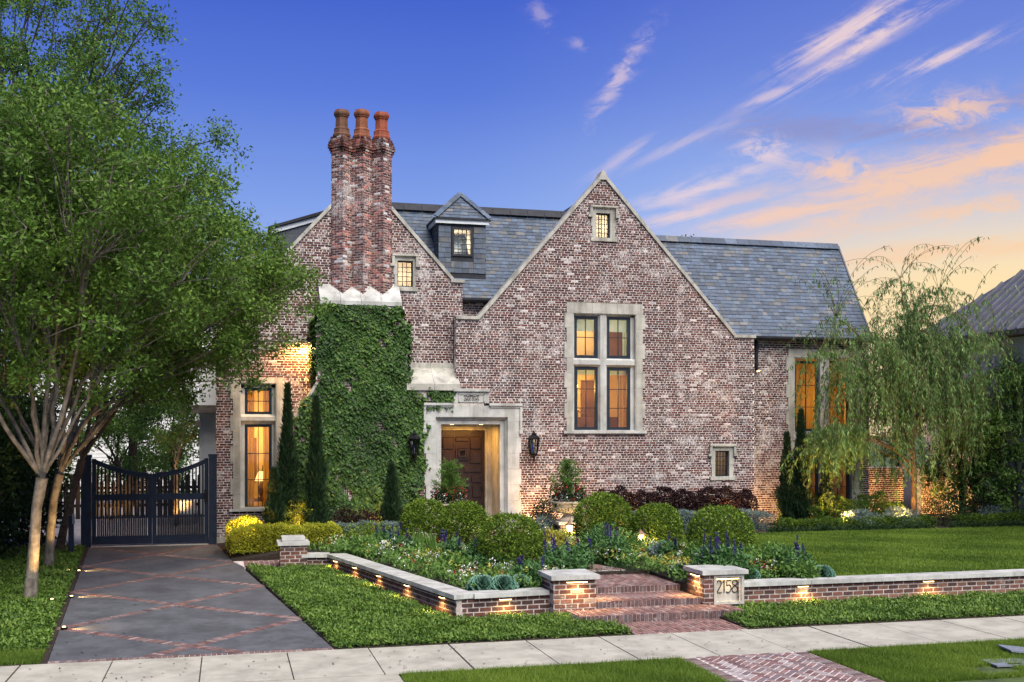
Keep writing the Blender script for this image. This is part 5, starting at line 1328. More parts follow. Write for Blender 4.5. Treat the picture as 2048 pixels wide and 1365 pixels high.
def tree(name, label, cat, trunk, rads, clumps, crad, nleaf, lmat, bmat, seed, nlimb=6, L=.09, Wd=.04, twigs=6, grp=None, limb_r=.075, base=.5, tw_r=.006, leafvar=.2, splits=3):
    """trunk: polyline to the fork; clumps: (n,3) leaf clump centres; limbs are grown from the fork to groups of clumps"""
    r = np.random.default_rng(seed); trunk = [np.array(p, float) for p in trunk]
    root = thing(name, label, cat, trunk[0], grp); wood = G(); fork = trunk[-1]
    wood.tube([tuple(p) for p in trunk], rads, 10)
    lab, cen = kmeans(clumps.copy(), nlimb, r); crown = G(); LP = []; LR = []
    for j in range(nlimb):
        cl = clumps[lab == j]
        if not len(cl): continue
        c = cl.mean(0); mid = fork+(c-fork)*.62; h = np.linalg.norm(c-fork)
        ctrl = fork+np.array([(c-fork)[0]*.28, (c-fork)[1]*.28, (c-fork)[2]*.42])+r.normal(0, .06*h, 3)
        lr = limb_r*r.uniform(.75, 1.1)
        path = bez(fork, ctrl, mid, 9); path = [path[0]]+[q+r.normal(0, .022*lr/.05, 3) for q in path[1:]]; wood.tube([tuple(p) for p in path], list(np.linspace(lr, lr*.5, 9)), 7)
        k2 = max(1, min(splits, len(cl)//2)); l2, c2 = kmeans(cl.copy(), k2, r) if len(cl) > k2 else (np.arange(len(cl)) % k2, cl)
        for q in range(k2):
            sub = cl[l2 == q]
            if not len(sub): continue
            s_ = path[r.integers(5, 9)]; e_ = s_+(sub.mean(0)-s_)*.6
            p2 = bez(s_, s_+(e_-s_)*.5+np.array([0, 0, .12*h*.3])+r.normal(0, .05*h*.5, 3), e_, 6); wood.tube([tuple(p) for p in p2], list(np.linspace(lr*.5, lr*.26, 6)), 6)
            for cc in sub:
                st_ = p2[r.integers(2, 6)]; p3 = bez(st_, (st_+cc)/2+r.normal(0, .12, 3)+np.array([0, 0, .1]), cc, 5); wood.tube([tuple(p) for p in p3], list(np.linspace(lr*.24, tw_r*1.6, 5)), 5)
    for cc, cr_ in zip(clumps, crad):
        m = int(nleaf*(cr_/np.mean(crad))**2); ends = cc+rand_dirs(twigs, r)*cr_*r.uniform(.6, 1.15, (twigs, 1))*np.array([1, 1, .7])
        for e_ in ends: wood.tube([tuple(cc), tuple((cc+e_)/2+r.normal(0, .04, 3)), tuple(e_)], [tw_r*1.5, tw_r, tw_r*.6], 3)
        w = r.integers(0, twigs, m); t = r.uniform(.15, 1.1, m)**.7
        P = cc+(ends[w]-cc)*t[:, None]+r.normal(0, .10*cr_/.5, (m, 3)); LP.append(P); LR.append(np.full(m, base+r.normal(0, .07)))
    P = np.concatenate(LP); b = np.concatenate(LR)
    leaf_cloud(crown, P, r, L, Wd, base=b, var=leafvar)
    wood.build('trunk', bmat, root, smooth=True); crown.build('crown', lmat, root)
    return root
def ell_clumps(cen, rad, n, r, zmin=-9, bias=.55, cond=None, mind=.0):
    out = []; k = 0
    while len(out) < n and k < n*60:
        k += 1; d = rand_dirs(1, r)[0]*(r.random()**bias); p = np.array(cen)+d*np.array(rad)
        if p[2] < zmin or (cond and not cond(p)): continue
        if mind and out and np.min(np.linalg.norm(np.array(out)-p, axis=1)) < mind: continue
        out.append(p)
    return np.array(out)
r = np.random.default_rng(11)
nohouse = lambda p: not (p[1] > 29.3 and p[0] > -.9)
# crape myrtles
c = ell_clumps((-3.6, 21.6, 6.7), (3.7, 3.0, 3.0), 270, r, 3.5, .6, mind=.4)
tree('crape_myrtle', 'crape myrtle with pale trunk nearest the sidewalk at far left', 'tree', [(-3.52, 21.8, .0), (-3.46, 21.8, .9), (-3.40, 21.8, 1.8), (-3.30, 21.75, 2.35)], [.13, .10, .092, .11], c, r.uniform(.42, .72, len(c)), 285, L_myrtle, M_bark, 101, nlimb=12, limb_r=.052, splits=4, L=.105, Wd=.05, grp='crape myrtles by the driveway')
c = ell_clumps((-1.45, 26.0, 6.35), (3.5, 2.9, 2.45), 240, r, 3.9, .6, nohouse, mind=.38)
tree('crape_myrtle', 'second crape myrtle by the driveway, limbs sweeping right over the gate', 'tree', [(-3.86, 26.3, .1), (-3.82, 26.3, .9), (-3.75, 26.3, 1.7), (-3.62, 26.25, 2.25)], [.12, .095, .088, .10], c, r.uniform(.42, .7, len(c)), 285, L_myrtle, M_bark, 102, nlimb=10, limb_r=.05, splits=4, L=.105, Wd=.05, grp='crape myrtles by the driveway')
c = ell_clumps((-2.6, 29.0, 5.7), (2.7, 2., 2.1), 110, r, 3.7, .6, nohouse, mind=.4)
tree('crape_myrtle', 'thin leaning dark trunked crape myrtle close to the gate', 'tree', [(-4.05, 29.1, .1), (-3.92, 29.1, .8), (-3.72, 29.1, 1.6), (-3.5, 29.1, 2.5)], [.12, .095, .085, .095], c, r.uniform(.4, .65, len(c)), 260, L_myrtle, M_bark2, 103, nlimb=4, limb_r=.05, L=.105, Wd=.05, grp='crape myrtles by the driveway')
# tall trees behind
c = ell_clumps((-6.0, 34, 11.0), (6.2, 4., 6.4), 300, r, 4.5, .6, mind=.55)
tree('oak_tree', 'tall oak rising behind the crape myrtles to the top of the frame', 'tree', [(-7, 35, 0), (-6.9, 35, 2.5), (-6.7, 34.6, 5.)], [.34, .27, .25], c, r.uniform(.6, 1.0, len(c)), 330, L_oak, M_bark2, 104, nlimb=8, limb_r=.16, L=.125, Wd=.06, splits=4, tw_r=.01)
c = ell_clumps((-13.5, 33, 9.), (4.5, 4., 6.), 70, r, 2., .5, mind=.7)
tree('oak_tree', 'broad oak at the far left edge behind the hedge', 'tree', [(-14, 34, 0), (-13.8, 34, 2.5), (-13.6, 33.6, 4.)], [.3, .24, .22], c, r.uniform(.7, 1.0, len(c)), 300, L_oak, M_bark2, 105, nlimb=6, limb_r=.14, L=.15, Wd=.075, tw_r=.01)
for lab, cx, cy, cz, rx, rz, n, s_ in (('evergreen tree behind the gate court on the left', -8.5, 43, 4.6, 2.8, 3.2, 40, 1), ('evergreen tree behind the gate court at centre', -4.2, 46, 3.9, 2.2, 2.4, 34, 2), ('evergreen tree behind the gate beside the house', -2.0, 44, 4.3, 1.7, 3.0, 34, 3), ('far evergreen tree beyond the court fence', -12.5, 52, 5.5, 3.4, 3.6, 40, 4), ('low bushy tree behind the left gate leaf', -7.4, 44, 2.2, 1.7, 1.8, 30, 5), ('low bushy tree behind the right gate leaf', -3.0, 49, 2.0, 1.9, 1.7, 30, 6), ('low bushy tree far behind the utility pole', -9.8, 50, 2.6, 2.4, 2.2, 34, 7)):
    c = ell_clumps((cx, cy, cz), (rx, 1.8, rz), n, r, 1.2 if s_ < 5 else .5, .5, mind=.5)
    tree('evergreen_tree', lab, 'tree', [(cx, cy, 0), (cx+.1, cy, .5), (cx, cy, 1.7 if s_ < 5 else .8)], [.16, .12, .1], c, r.uniform(.55, .85, len(c)), 200, L_oak if s_ != 1 else L_dark, M_bark2, 110+s_, nlimb=4, limb_r=.07, L=.15, Wd=.075, tw_r=.008, grp='trees behind the gate court')
c = ell_clumps((XX(352, 36.6)+.1, 36.6, 3.2), (.9, .8, .9), 16, r, 2.3, .5, mind=.3)
tree('court_tree', 'small uplit forked tree inside the gate court', 'tree', [(XX(352, 36.6), 36.6, .2), (XX(353, 36.6), 36.6, 1.2), (XX(352, 36.6), 36.6, 1.9)], [.09, .07, .07], c, r.uniform(.3, .5, len(c)), 110, L_myrtle, M_bark, 116, nlimb=4, limb_r=.045, L=.1, Wd=.05)
c = ell_clumps((XX(1372, 46), 46, 9.7), (1.6, 1.2, 2.1), 22, r, 5., .6, mind=.3)
tree('evergreen_tree', 'treetop showing just above the right slate ridge', 'tree', [(XX(1372, 46), 46, 0), (XX(1372, 46), 46, 4), (XX(1372, 46), 46, 7.5)], [.2, .16, .12], c, r.uniform(.5, .7, len(c)), 160, L_oak, M_bark2, 117, nlimb=4, limb_r=.06, L=.15, Wd=.075)

def shrub(name, label, cen, rad, n, lmat, seed, L=.05, Wd=.026, shell=.75, cat='shrub', grp=None, power=2., lump=.08, base=.5, zcut=None, stems=True, lightvar=.2, mix=None):
    """clipped or loose shrub: leaves through a superellipsoid volume, denser to the skin"""
    r = np.random.default_rng(seed); root = thing(name, label, cat, (cen[0], cen[1], cen[2]-rad[2]), grp)
    d = rand_dirs(n, r); m = (np.abs(d)**power).sum(1)**(-1/power); s = shell+(1-shell)*r.random(n)**.6+.07*(r.random(n) < .05); s = np.where(r.random(n) < .8, s, r.uniform(.2, shell, n))
    ph = r.uniform(0, 6.28, (5, 3)); fr = r.uniform(3, 8, (5, 3))
    w = 1+lump*sum(np.sin((d*fr[k]).sum(1)+ph[k, 0]) for k in range(5))/2.2
    P = np.array(cen)+d*(m*s*w)[:, None]*np.array(rad)
    keep = P[:, 2] > (zcut if zcut is not None else cen[2]-rad[2]*.98)
    P, d = P[keep], d[keep]; g = G(); leaf_cloud(g, P, r, L, Wd, up=.2, out=d, base=base+.12*np.sin(P[:, 0]*9+P[:, 2]*7)*.5, var=lightvar); g.build('foliage', lmat, root)
    g = G()
    for k in range(7):
        a = r.uniform(0, 6.28); q = r.uniform(.2, .6); b0 = np.array([cen[0], cen[1], cen[2]-rad[2]]); e_ = np.array(cen)+np.array([math.cos(a)*rad[0]*q, math.sin(a)*rad[1]*q, rad[2]*r.uniform(-.1, .5)])
        g.tube([tuple(b0), tuple((b0+e_)/2+r.normal(0, .02, 3)), tuple(e_)], [.018, .012, .005], 4)
    g.build('stem', M_bark2, root)
    return root
# dark hedge masses at far left
for k, (lab, cen, rad, n) in enumerate((('dark evergreen screen shrub at far left edge', (-6.6, 24.5, 2.2), (1.6, 1.5, 2.3), 16000), ('dark evergreen screen shrub behind the second trunk', (-6.0, 28.0, 2.5), (1.5, 1.5, 2.6), 15000), ('dark evergreen screen shrub beside the gate post', (-5.3, 31.2, 2.2), (1.1, 1., 2.2), 10000), ('dark evergreen screen shrub left of the nearest trunk', (-6.8, 21.2, 1.9), (1.6, 1.5, 2.), 14000), ('tall dark evergreen behind the left screen', (-9., 30., 4.), (2.8, 2.2, 4.4), 26000))):
    shrub('screen_shrub', lab, cen, rad, int(n*.75), L_dark, 120+k, L=.15, Wd=.08, shell=.6, grp='dark screen shrubs on the left', power=2.4, lump=.16)
# boxwood balls
BX = [('boxwood ball nearest the ivy, leftmost of the left three', 852, 1090, .58), ('middle boxwood ball of the left three before the door', 931, 1100, .585), ('largest boxwood ball of the left three, nearest the steps', 1026, 1149, .61), ('boxwood ball right of the urn', 1213, 1097, .68), ('smallest boxwood ball behind the lit lantern', 1320, 1101, .565), ('boxwood ball nearest the numbered pier', 1450, 1137, .655)]
for k, (lab, px, py, rd) in enumerate(BX):
    p = W(px, py, z=TZ); shrub('boxwood_ball', lab, (p.x, p.y+rd*.3, TZ+rd*.93), (rd, rd, rd*.97), 8500, L_box, 140+k, L=.062, Wd=.036, shell=.82, grp='clipped boxwood balls', power=2.3, lump=.05, base=.48, lightvar=.22)
def hedge(name, label, x0, x1, y, w, z0, h, dens, lmat, seed, L=.045, Wd=.026, cat='hedge', grp=None, rough=.05, base=.5, pts=None):
    r = np.random.default_rng(seed); root = thing(name, label, cat, ((x0+x1)/2, y, z0), grp); Ln = x1-x0; n = int(dens*(Ln*w+2*Ln*h)); t = r.random(n); face = r.random(n)*(w+1.6*h)
    u = x0+Ln*t; wob = .5*rough*(np.sin(u*4.1+seed)+np.sin(u*9.7+2*seed)+.6*np.sin(u*21))
    top = face < w; dep = r.exponential(.35, n)*.09
    yy = np.where(top, y+face-0., np.where(face < w+1.2*h, y, y+w)); zz = np.where(top, z0+h, z0+h*r.random(n))
    edge = np.clip((np.minimum(u-x0, x1-u))/.25, 0, 1); rr_ = 1-(1-np.sqrt(edge))*.3
    zz = z0+(zz-z0+wob*(zz-z0)/h)*rr_-np.where(top, dep, 0); yy = yy+np.where(top, 0, np.where(yy < y+w/2, dep+wob*.5, -dep))+r.normal(0, .015, n)
    k2 = np.clip(((zz-z0)/h-.75)/.25, 0, 1)*.12*w; yy = yy+np.where(yy < y+w/2, k2, -k2)
    P = np.stack([u, yy, zz+r.normal(0, .018, n)], 1)
    if pts is not None: P = pts(P)
    out = np.stack([np.zeros(n), np.where(top, 0, -1.), np.where(top, 1., .2)], 1); g = G(); leaf_cloud(g, P, r, L, Wd, up=.3, out=out, base=base+.1*np.sin(u*5), var=.2); g.build('foliage', lmat, root)
    g = G(); c0 = pts(np.array([[x0+.08, y+.1, z0-.1], [x1-.08, y+w-.1, z0+h-.12]])) if pts is not None else None
    for k in range(max(3, int(Ln/.35))):
        x = x0+.1+(Ln-.2)*k/max(1, int(Ln/.35)-1); q = [(x, y+w/2, z0-.05), (x+r.normal(0, .06), y+w/2+r.normal(0, .05), z0+h*.75)]
        if pts is not None: q = [tuple(a) for a in pts(np.array(q))]
        g.tube(q, [.015, .006], 4)
    g.build('stem', M_bark2, root)
    # inner shade painted in: larger leaves given a dark tone
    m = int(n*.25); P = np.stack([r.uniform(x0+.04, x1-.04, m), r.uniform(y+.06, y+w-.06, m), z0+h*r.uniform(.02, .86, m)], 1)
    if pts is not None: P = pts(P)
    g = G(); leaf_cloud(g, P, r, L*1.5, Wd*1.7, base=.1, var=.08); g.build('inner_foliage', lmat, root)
    return root
# boxwood hedge by the drive, an L in plan; lamp yellow painted into leaves
hy = W(600, 1098, z=.36).y
hedge('lamplit_hedge', 'clipped hedge under the tall window, lamp yellow in its leaf colour, its long run', XX(460, 27.2), XX(683, 27.2), 26.95, .75, .3, .60, 2600, L_lamplit, 161, L=.045, Wd=.026, base=.58, rough=.04)
hedge('lamplit_hedge', 'hedge return beside the house corner, brighter lamp yellow in its leaf colour', XX(452, 28.2), XX(528, 28.2), 27.75, 1.2, .3, .70, 2600, L_lamplit, 162, L=.045, Wd=.026, base=.7, rough=.04)  # lighter leaf tone stands in for the stronger lamp light here
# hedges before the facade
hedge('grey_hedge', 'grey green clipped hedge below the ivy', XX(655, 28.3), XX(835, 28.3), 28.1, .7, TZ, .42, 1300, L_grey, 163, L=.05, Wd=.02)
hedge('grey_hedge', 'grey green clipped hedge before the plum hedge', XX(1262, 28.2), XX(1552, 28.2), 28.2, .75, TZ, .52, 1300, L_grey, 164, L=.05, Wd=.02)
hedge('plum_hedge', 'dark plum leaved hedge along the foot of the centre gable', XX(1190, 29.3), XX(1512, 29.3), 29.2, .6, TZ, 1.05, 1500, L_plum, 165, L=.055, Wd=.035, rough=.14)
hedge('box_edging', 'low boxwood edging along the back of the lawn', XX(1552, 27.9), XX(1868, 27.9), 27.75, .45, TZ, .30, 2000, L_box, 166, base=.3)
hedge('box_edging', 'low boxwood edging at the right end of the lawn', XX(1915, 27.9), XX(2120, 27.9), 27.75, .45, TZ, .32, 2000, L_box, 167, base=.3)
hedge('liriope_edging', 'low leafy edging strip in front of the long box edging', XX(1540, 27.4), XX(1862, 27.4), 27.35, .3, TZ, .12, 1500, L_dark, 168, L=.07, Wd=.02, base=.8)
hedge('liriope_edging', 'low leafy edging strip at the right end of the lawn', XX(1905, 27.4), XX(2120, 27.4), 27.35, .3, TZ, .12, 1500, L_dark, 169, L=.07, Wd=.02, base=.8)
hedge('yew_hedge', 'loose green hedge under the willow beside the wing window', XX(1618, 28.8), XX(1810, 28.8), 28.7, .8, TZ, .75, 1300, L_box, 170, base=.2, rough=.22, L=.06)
for k, (lab, px, Y, rx, h, m) in enumerate((('plum leaved shrub at the foot of the ivy, left one', 690, 28.9, .35, .75, L_plum), ('plum leaved shrub at the foot of the ivy, right one', 735, 28.9, .4, .7, L_plum), ('grey shrub left of the willow trunk', 1720, 28.3, .55, .5, L_grey), ('grey shrub before the willow trunk', 1800, 28.2, .5, .55, L_grey), ('dark loose shrub right of the willow trunk', 1885, 28.4, .7, .85, L_dark), ('grey clipped mound at the right end of the lawn', 1995, 28.6, .55, .5, L_grey), ('shrub with lamp yellow in its leaf colour between the tall cypresses', 597, 28.9, .4, .9, L_lamplit), ('green mound left of the boxwood balls', 745, 26.6, .75, .55, L_box), ('dark shrub beneath the right hand trees', 1960, 29.4, .9, .9, L_dark), ('grey leaved plant below the urn', 1092, 27.6, .35, .55, L_grey), ('dark green shrub behind the urn pier', 1088, 28.4, .35, .9, L_dark))):
    x = XX(px, Y); shrub('shrub', lab, (x, Y, TZ+h/2), (rx, rx, h/2*1.1), 2600, m, 180+k, L=.055, Wd=.028, shell=.6, lump=.2, power=2.2)
# cypresses
def cypress(label, px, Y, ptop, w, seed, n=9000):
    r = np.random.default_rng(seed); x = XX(px, Y); zt = ZZ(px, ptop, Y); h = zt-TZ; root = thing('cypress', label, 'tree', (x, Y, TZ), 'slim columnar cypresses')
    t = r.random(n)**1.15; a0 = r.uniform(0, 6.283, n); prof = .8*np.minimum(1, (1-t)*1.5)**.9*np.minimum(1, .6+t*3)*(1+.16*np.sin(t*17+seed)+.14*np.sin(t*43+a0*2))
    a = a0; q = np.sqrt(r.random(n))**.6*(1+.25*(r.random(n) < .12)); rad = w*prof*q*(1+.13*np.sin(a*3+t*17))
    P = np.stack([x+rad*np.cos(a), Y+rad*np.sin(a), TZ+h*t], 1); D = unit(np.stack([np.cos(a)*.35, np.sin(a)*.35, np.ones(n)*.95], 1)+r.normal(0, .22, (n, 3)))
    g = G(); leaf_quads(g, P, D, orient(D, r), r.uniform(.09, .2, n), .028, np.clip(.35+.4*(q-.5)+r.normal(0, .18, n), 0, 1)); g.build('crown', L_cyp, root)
    g = G(); g.tube([(x, Y, TZ-.1), (x, Y, TZ+h*.85)], [.05, .01], 6); g.build('trunk', M_bark2, root)
for k, a in enumerate((('tall cypress overlapping the right jamb of the tall window', 575, 29.2, 775, .3), ('tall cypress in front of the ivy, left side', 632, 28.8, 800, .31), ('short cypress at the foot of the tall window', 549, 28.6, 945, .26), ('short cypress before the ivy, near the boxwood balls', 783, 28.9, 935, .27), ('cypress at the corner of the right wing', 1574, 29.3, 872, .27), ('taller cypress in front of the wing window jamb', 1602, 29.2, 826, .29), ('short cypress under the wing window mullion', 1652, 29.0, 935, .22))): cypress(*a, 200+k)

# ivy
def inpoly(x, z, poly):
    c = np.zeros(len(x), bool); n = len(poly); j = n-1
    for i in range(n):
        (xi, zi), (xj, zj) = poly[i], poly[j]; c ^= ((zi > z) != (zj > z)) & (x < (xj-xi)*(z-zi)/(zj-zi+1e-12)+xi); j = i
    return c
r = np.random.default_rng(31)
ivy = thing('ivy', 'dense green ivy covering the chimney breast and wall left of the door', 'climber', (XX(720, YB), YB, TZ))
ip = [WP(a, b, YB) for a, b in ((641, 606), (803, 610), (804, 642), (817, 658), (818, 782), (906, 780), (906, 812), (848, 815), (846, 1040), (592, 1040), (590, 842), (634, 772), (632, 656), (642, 638))]
n = 26000; xs_ = r.uniform(bx[4], bx[5], n); zs_ = r.uniform(TZ, bz[0]+.05, n); jt = r.normal(0, .05, n)+.06*np.sin(zs_*5.1)+.04*np.sin(zs_*13.)
k = inpoly(xs_+jt, zs_+r.normal(0, .05, n)+.06*np.sin(xs_*6.3)+.04*np.sin(xs_*15), ip)
hole = (np.sin(xs_*3.1+1.)*np.sin(zs_*2.3+.5)+.7*np.sin(xs_*7.3)*np.sin(zs_*6.1+2)+.5*np.sin(xs_*13+zs_*11)); k &= (hole < 1.12+r.normal(0, .2, n))
xs_, zs_ = xs_[k], zs_[k]; n = len(xs_)
dep = .02+.13*np.clip(.5+.5*np.sin(xs_*5.3+np.sin(zs_*4))*np.sin(zs_*4.7), 0, 1)*r.random(n)
P = np.stack([xs_, YB-dep, zs_], 1)
def ivy_leaves(g, P, nrm, r, size=.105):
    n = len(P); D = unit(np.stack([r.normal(0, .45, n), np.zeros(n), -np.ones(n)*.9], 1)+nrm*.35+r.normal(0, .12, (n, 3))); N = unit(nrm+r.normal(0, .35, (n, 3))+np.array([0, 0, .35])); Sd = unit(np.cross(D, N)); N = np.cross(Sd, D)
    s = (size*r.uniform(.45, 1.4, n)*(1+.25*np.sin(P[:, 0]*2.2)*np.sin(P[:, 2]*1.7)))[:, None]; o = [(-.0, 0), (.12, .5), (.42, .30), (1., 0), (.42, -.30), (.12, -.5)]
    v = np.stack([P+D*s*a+Sd*s*b-N*s*abs(b)*.35 for a, b in o], 1).reshape(-1, 3); f = np.arange(6*n).reshape(-1, 6)
    c = np.clip(.42+.2*np.sin(P[:, 0]*1.9+.7)*np.sin(P[:, 2]*1.4+.4)+r.normal(0, .24, n), 0, 1); g.addn(v, f, np.repeat(np.stack([c, c, c, np.ones(n)], 1), 6, axis=0))
g = G(); ivy_leaves(g, P, np.tile(np.array([0, -1., 0]), (n, 1)), r)
# returns of the breast
m = 1800; zz = r.uniform(bz[3], bz[0], m); P = np.stack([np.where(zz > bz[1], bx[0], bx[2])-r.uniform(.0, .1, m), YB+r.uniform(0, .5, m), zz], 1); ivy_leaves(g, P, np.tile(np.array([-1., -.2, 0]), (m, 1)), r)
m = 900; zz = r.uniform(bz[5], bz[0], m); P = np.stack([np.where(zz > bz[1], bx[1], bx[3])+r.uniform(.0, .1, m), YB+r.uniform(0, .45, m), zz], 1); ivy_leaves(g, P, np.tile(np.array([1., -.2, 0]), (m, 1)), r)
g.build('leaves', L_ivy, ivy)
g = G()
for k in range(26):
    x = r.uniform(bx[4]+.2, bx[5]-1.4); p = [(x, YB-.015, TZ)]
    for j in range(10): p.append((p[-1][0]+r.normal(0, .1), YB-.015-.01*r.random(), p[-1][2]+.33))
    p = [q for q in p if inpoly(np.array([q[0]]), np.array([q[2]+.001]), ip)[0]]
    if len(p) > 1: g.tube(p, .008, 4)
g.build('stem', M_bark2, ivy)

# willow
r = np.random.default_rng(41); wx, wy = XX(1827, 29.0), 29.0
wil = thing('weeping_willow', 'weeping willow with trailing branches in front of the right wing end', 'tree', (wx, wy, TZ)); wood = G(); lf = G()
wood.tube([(wx, wy, TZ-.1), (wx+.03, wy, 1.6), (wx-.03, wy, 3.0), (wx-.1, wy, 3.9)], [.10, .085, .08, .075], 8)
strands = []
def wpt(px, py, dy): p = W(px, py, Y=wy+dy); return np.array(p)
limbs = []
for k in range(13):
    px = 1640+ (2035-1640)*(k+.5)/13+r.normal(0, 12); py = r.uniform(590, 740)-60*math.exp(-((px-1830)/110)**2); e_ = wpt(px, py, r.uniform(-1.4, .9)); s_ = np.array([wx-.06, wy, r.uniform(2.6, 3.9)])
    path = bez(s_, s_+(e_-s_)*np.array([.45, .45, .75])+r.normal(0, .15, 3), e_, 12); limbs.append(path); wood.tube([tuple(p) for p in path], list(np.linspace(.05, .012, 12)), 6)
def strand(p0, out, length, drop, seed_r, leafy=1., thin=.005):
    pts = [p0]; v = out.copy(); n_ = max(6, int(length/.14))
    for k in range(n_):
        v = v*.80+np.array([0, 0, -1.])*.22*drop+seed_r.normal(0, .03, 3); v = v/np.linalg.norm(v); pts.append(pts[-1]+v*.14)
        if pts[-1][2] < .95: break
    pts = np.array(pts); wood.tube([tuple(p) for p in pts[::2]], thin, 3)
    m = int(len(pts)*6*leafy); 
    if m < 1: return
    i = seed_r.integers(1, len(pts), m); P = pts[i]+seed_r.normal(0, .025, (m, 3)); D = unit(np.stack([seed_r.normal(0, .42, m), seed_r.normal(0, .42, m), -np.ones(m)], 1)); tone = .5+seed_r.normal(0, .17)
    leaf_quads(lf, P, D, orient(D, seed_r), seed_r.uniform(.10, .20, m), .032, np.clip(tone+seed_r.normal(0, .2, m), 0, 1))
for path in limbs:
    for k in range(52):
        j = r.integers(3, 12); p0 = path[j]; a = r.uniform(0, 6.28); out = np.array([math.cos(a), math.sin(a), r.uniform(.1, .9)]); strand(p0, unit(out), r.uniform(.6, 3.7), r.uniform(.6, 1.2), r, .6)
for k in range(90):   # bare arching tips above the crown
    path = limbs[r.integers(0, len(limbs))]; p0 = path[-1]; a = r.uniform(0, 6.28); strand(p0, unit(np.array([math.cos(a)*.7, math.sin(a)*.5, 1.3])), r.uniform(1.6, 3.0), r.uniform(.3, .5), r, .2, .006)
for k in range(110):  # low sweeping branches on the window side
    p0 = wpt(r.uniform(1640, 1740), r.uniform(850, 905), r.uniform(-.9, .3)); strand(p0, unit(np.array([r.normal(-.5, .4), r.normal(0, .4), .3])), r.uniform(.8, 1.6), 1., r, 1.3)
for k in range(6):
    p1 = wpt(r.uniform(1640, 1740), r.uniform(850, 900), r.uniform(-.9, .3)); s_ = np.array([wx-.02, wy, r.uniform(1.8, 2.6)]); wood.tube([tuple(p) for p in bez(s_, (s_+p1)/2+np.array([0, 0, .5]), p1, 8)], list(np.linspace(.03, .008, 8)), 5)
wood.build('trunk', M_bark3, wil, smooth=True); lf.build('crown', L_willow, wil)
# dark trees at the right edge
r = np.random.default_rng(43)
for k, (lab, px, Y, cz, rx, rz, n, base) in enumerate((('dark evergreen tree at the right frame edge', 2030, 28.6, 2.9, 1.3, 2.7, 60, .6), ('dark evergreen tree right behind the willow', 1925, 30.2, 2.6, 1.3, 2.4, 50, .55), ('green tree beyond the right wing roof end', 1800, 38., 5.3, 1.9, 3.2, 40, .5))):
    x = XX(px, Y); c = ell_clumps((x, Y, cz), (rx, 1.2, rz), n, r, .6, .5, mind=.35)
    tree('evergreen_tree', lab, 'tree', [(x, Y, TZ-.1), (x, Y, .9), (x, Y, 1.3)], [.12, .1, .09], c, r.uniform(.4, .65, len(c)), 230, L_oak, M_bark2, 210+k, nlimb=5, limb_r=.05, L=.11, Wd=.05, base=base)

# ------------------------------------------------------------------ grass and ground cover
def scatter_poly(poly, n, r):
    a = np.array(poly); lo, hi = a.min(0), a.max(0); P = r.uniform(lo, hi, (int(n*1.0), 2)); return P[inpoly(P[:, 0], P[:, 1], poly)]
def cover(name, label, poly, dens, zf, lmat, seed, L=.05, Wd=.032, h=.09, mask=None, flat=False):
    r = np.random.default_rng(seed); a = np.array(poly); area = np.prod(a.max(0)-a.min(0)); P = scatter_poly(poly, area*dens, r)
    if mask is not None: P = P[mask(P)]
    n = len(P); hh = h*(1+.35*np.sin(P[:, 0]*5.3+seed)*np.sin(P[:, 1]*4.1)+.25*np.sin(P[:, 0]*13+P[:, 1]*11)); z = zf(P[:, 0], P[:, 1])+hh*np.sqrt(r.random(n))
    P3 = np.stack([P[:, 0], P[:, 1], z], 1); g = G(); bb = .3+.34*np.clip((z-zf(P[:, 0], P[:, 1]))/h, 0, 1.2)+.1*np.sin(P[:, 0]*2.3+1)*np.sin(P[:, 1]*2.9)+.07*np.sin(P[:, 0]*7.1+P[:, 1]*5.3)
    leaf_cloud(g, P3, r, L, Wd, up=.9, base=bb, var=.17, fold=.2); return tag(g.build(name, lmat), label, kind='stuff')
zdrv = lambda x, y: np.maximum(0, (y-SWF)*.0145)+.0
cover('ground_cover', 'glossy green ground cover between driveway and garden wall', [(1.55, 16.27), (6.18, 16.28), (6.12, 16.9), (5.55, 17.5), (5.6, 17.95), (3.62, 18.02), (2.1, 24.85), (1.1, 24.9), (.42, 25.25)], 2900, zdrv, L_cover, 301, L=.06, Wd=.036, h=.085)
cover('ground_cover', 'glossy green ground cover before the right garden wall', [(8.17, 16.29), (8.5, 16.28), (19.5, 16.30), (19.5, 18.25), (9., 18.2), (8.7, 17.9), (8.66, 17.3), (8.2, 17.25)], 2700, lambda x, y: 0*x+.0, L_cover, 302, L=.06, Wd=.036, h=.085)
cover('ground_cover', 'deep green ground cover under the crape myrtles', [(-7.5, 17.2), (-2.55, 17.2), (-3.55, 30.1), (-7.5, 30.1)], 1500, zdrv, L_cover, 303, L=.066, Wd=.04, h=.08)
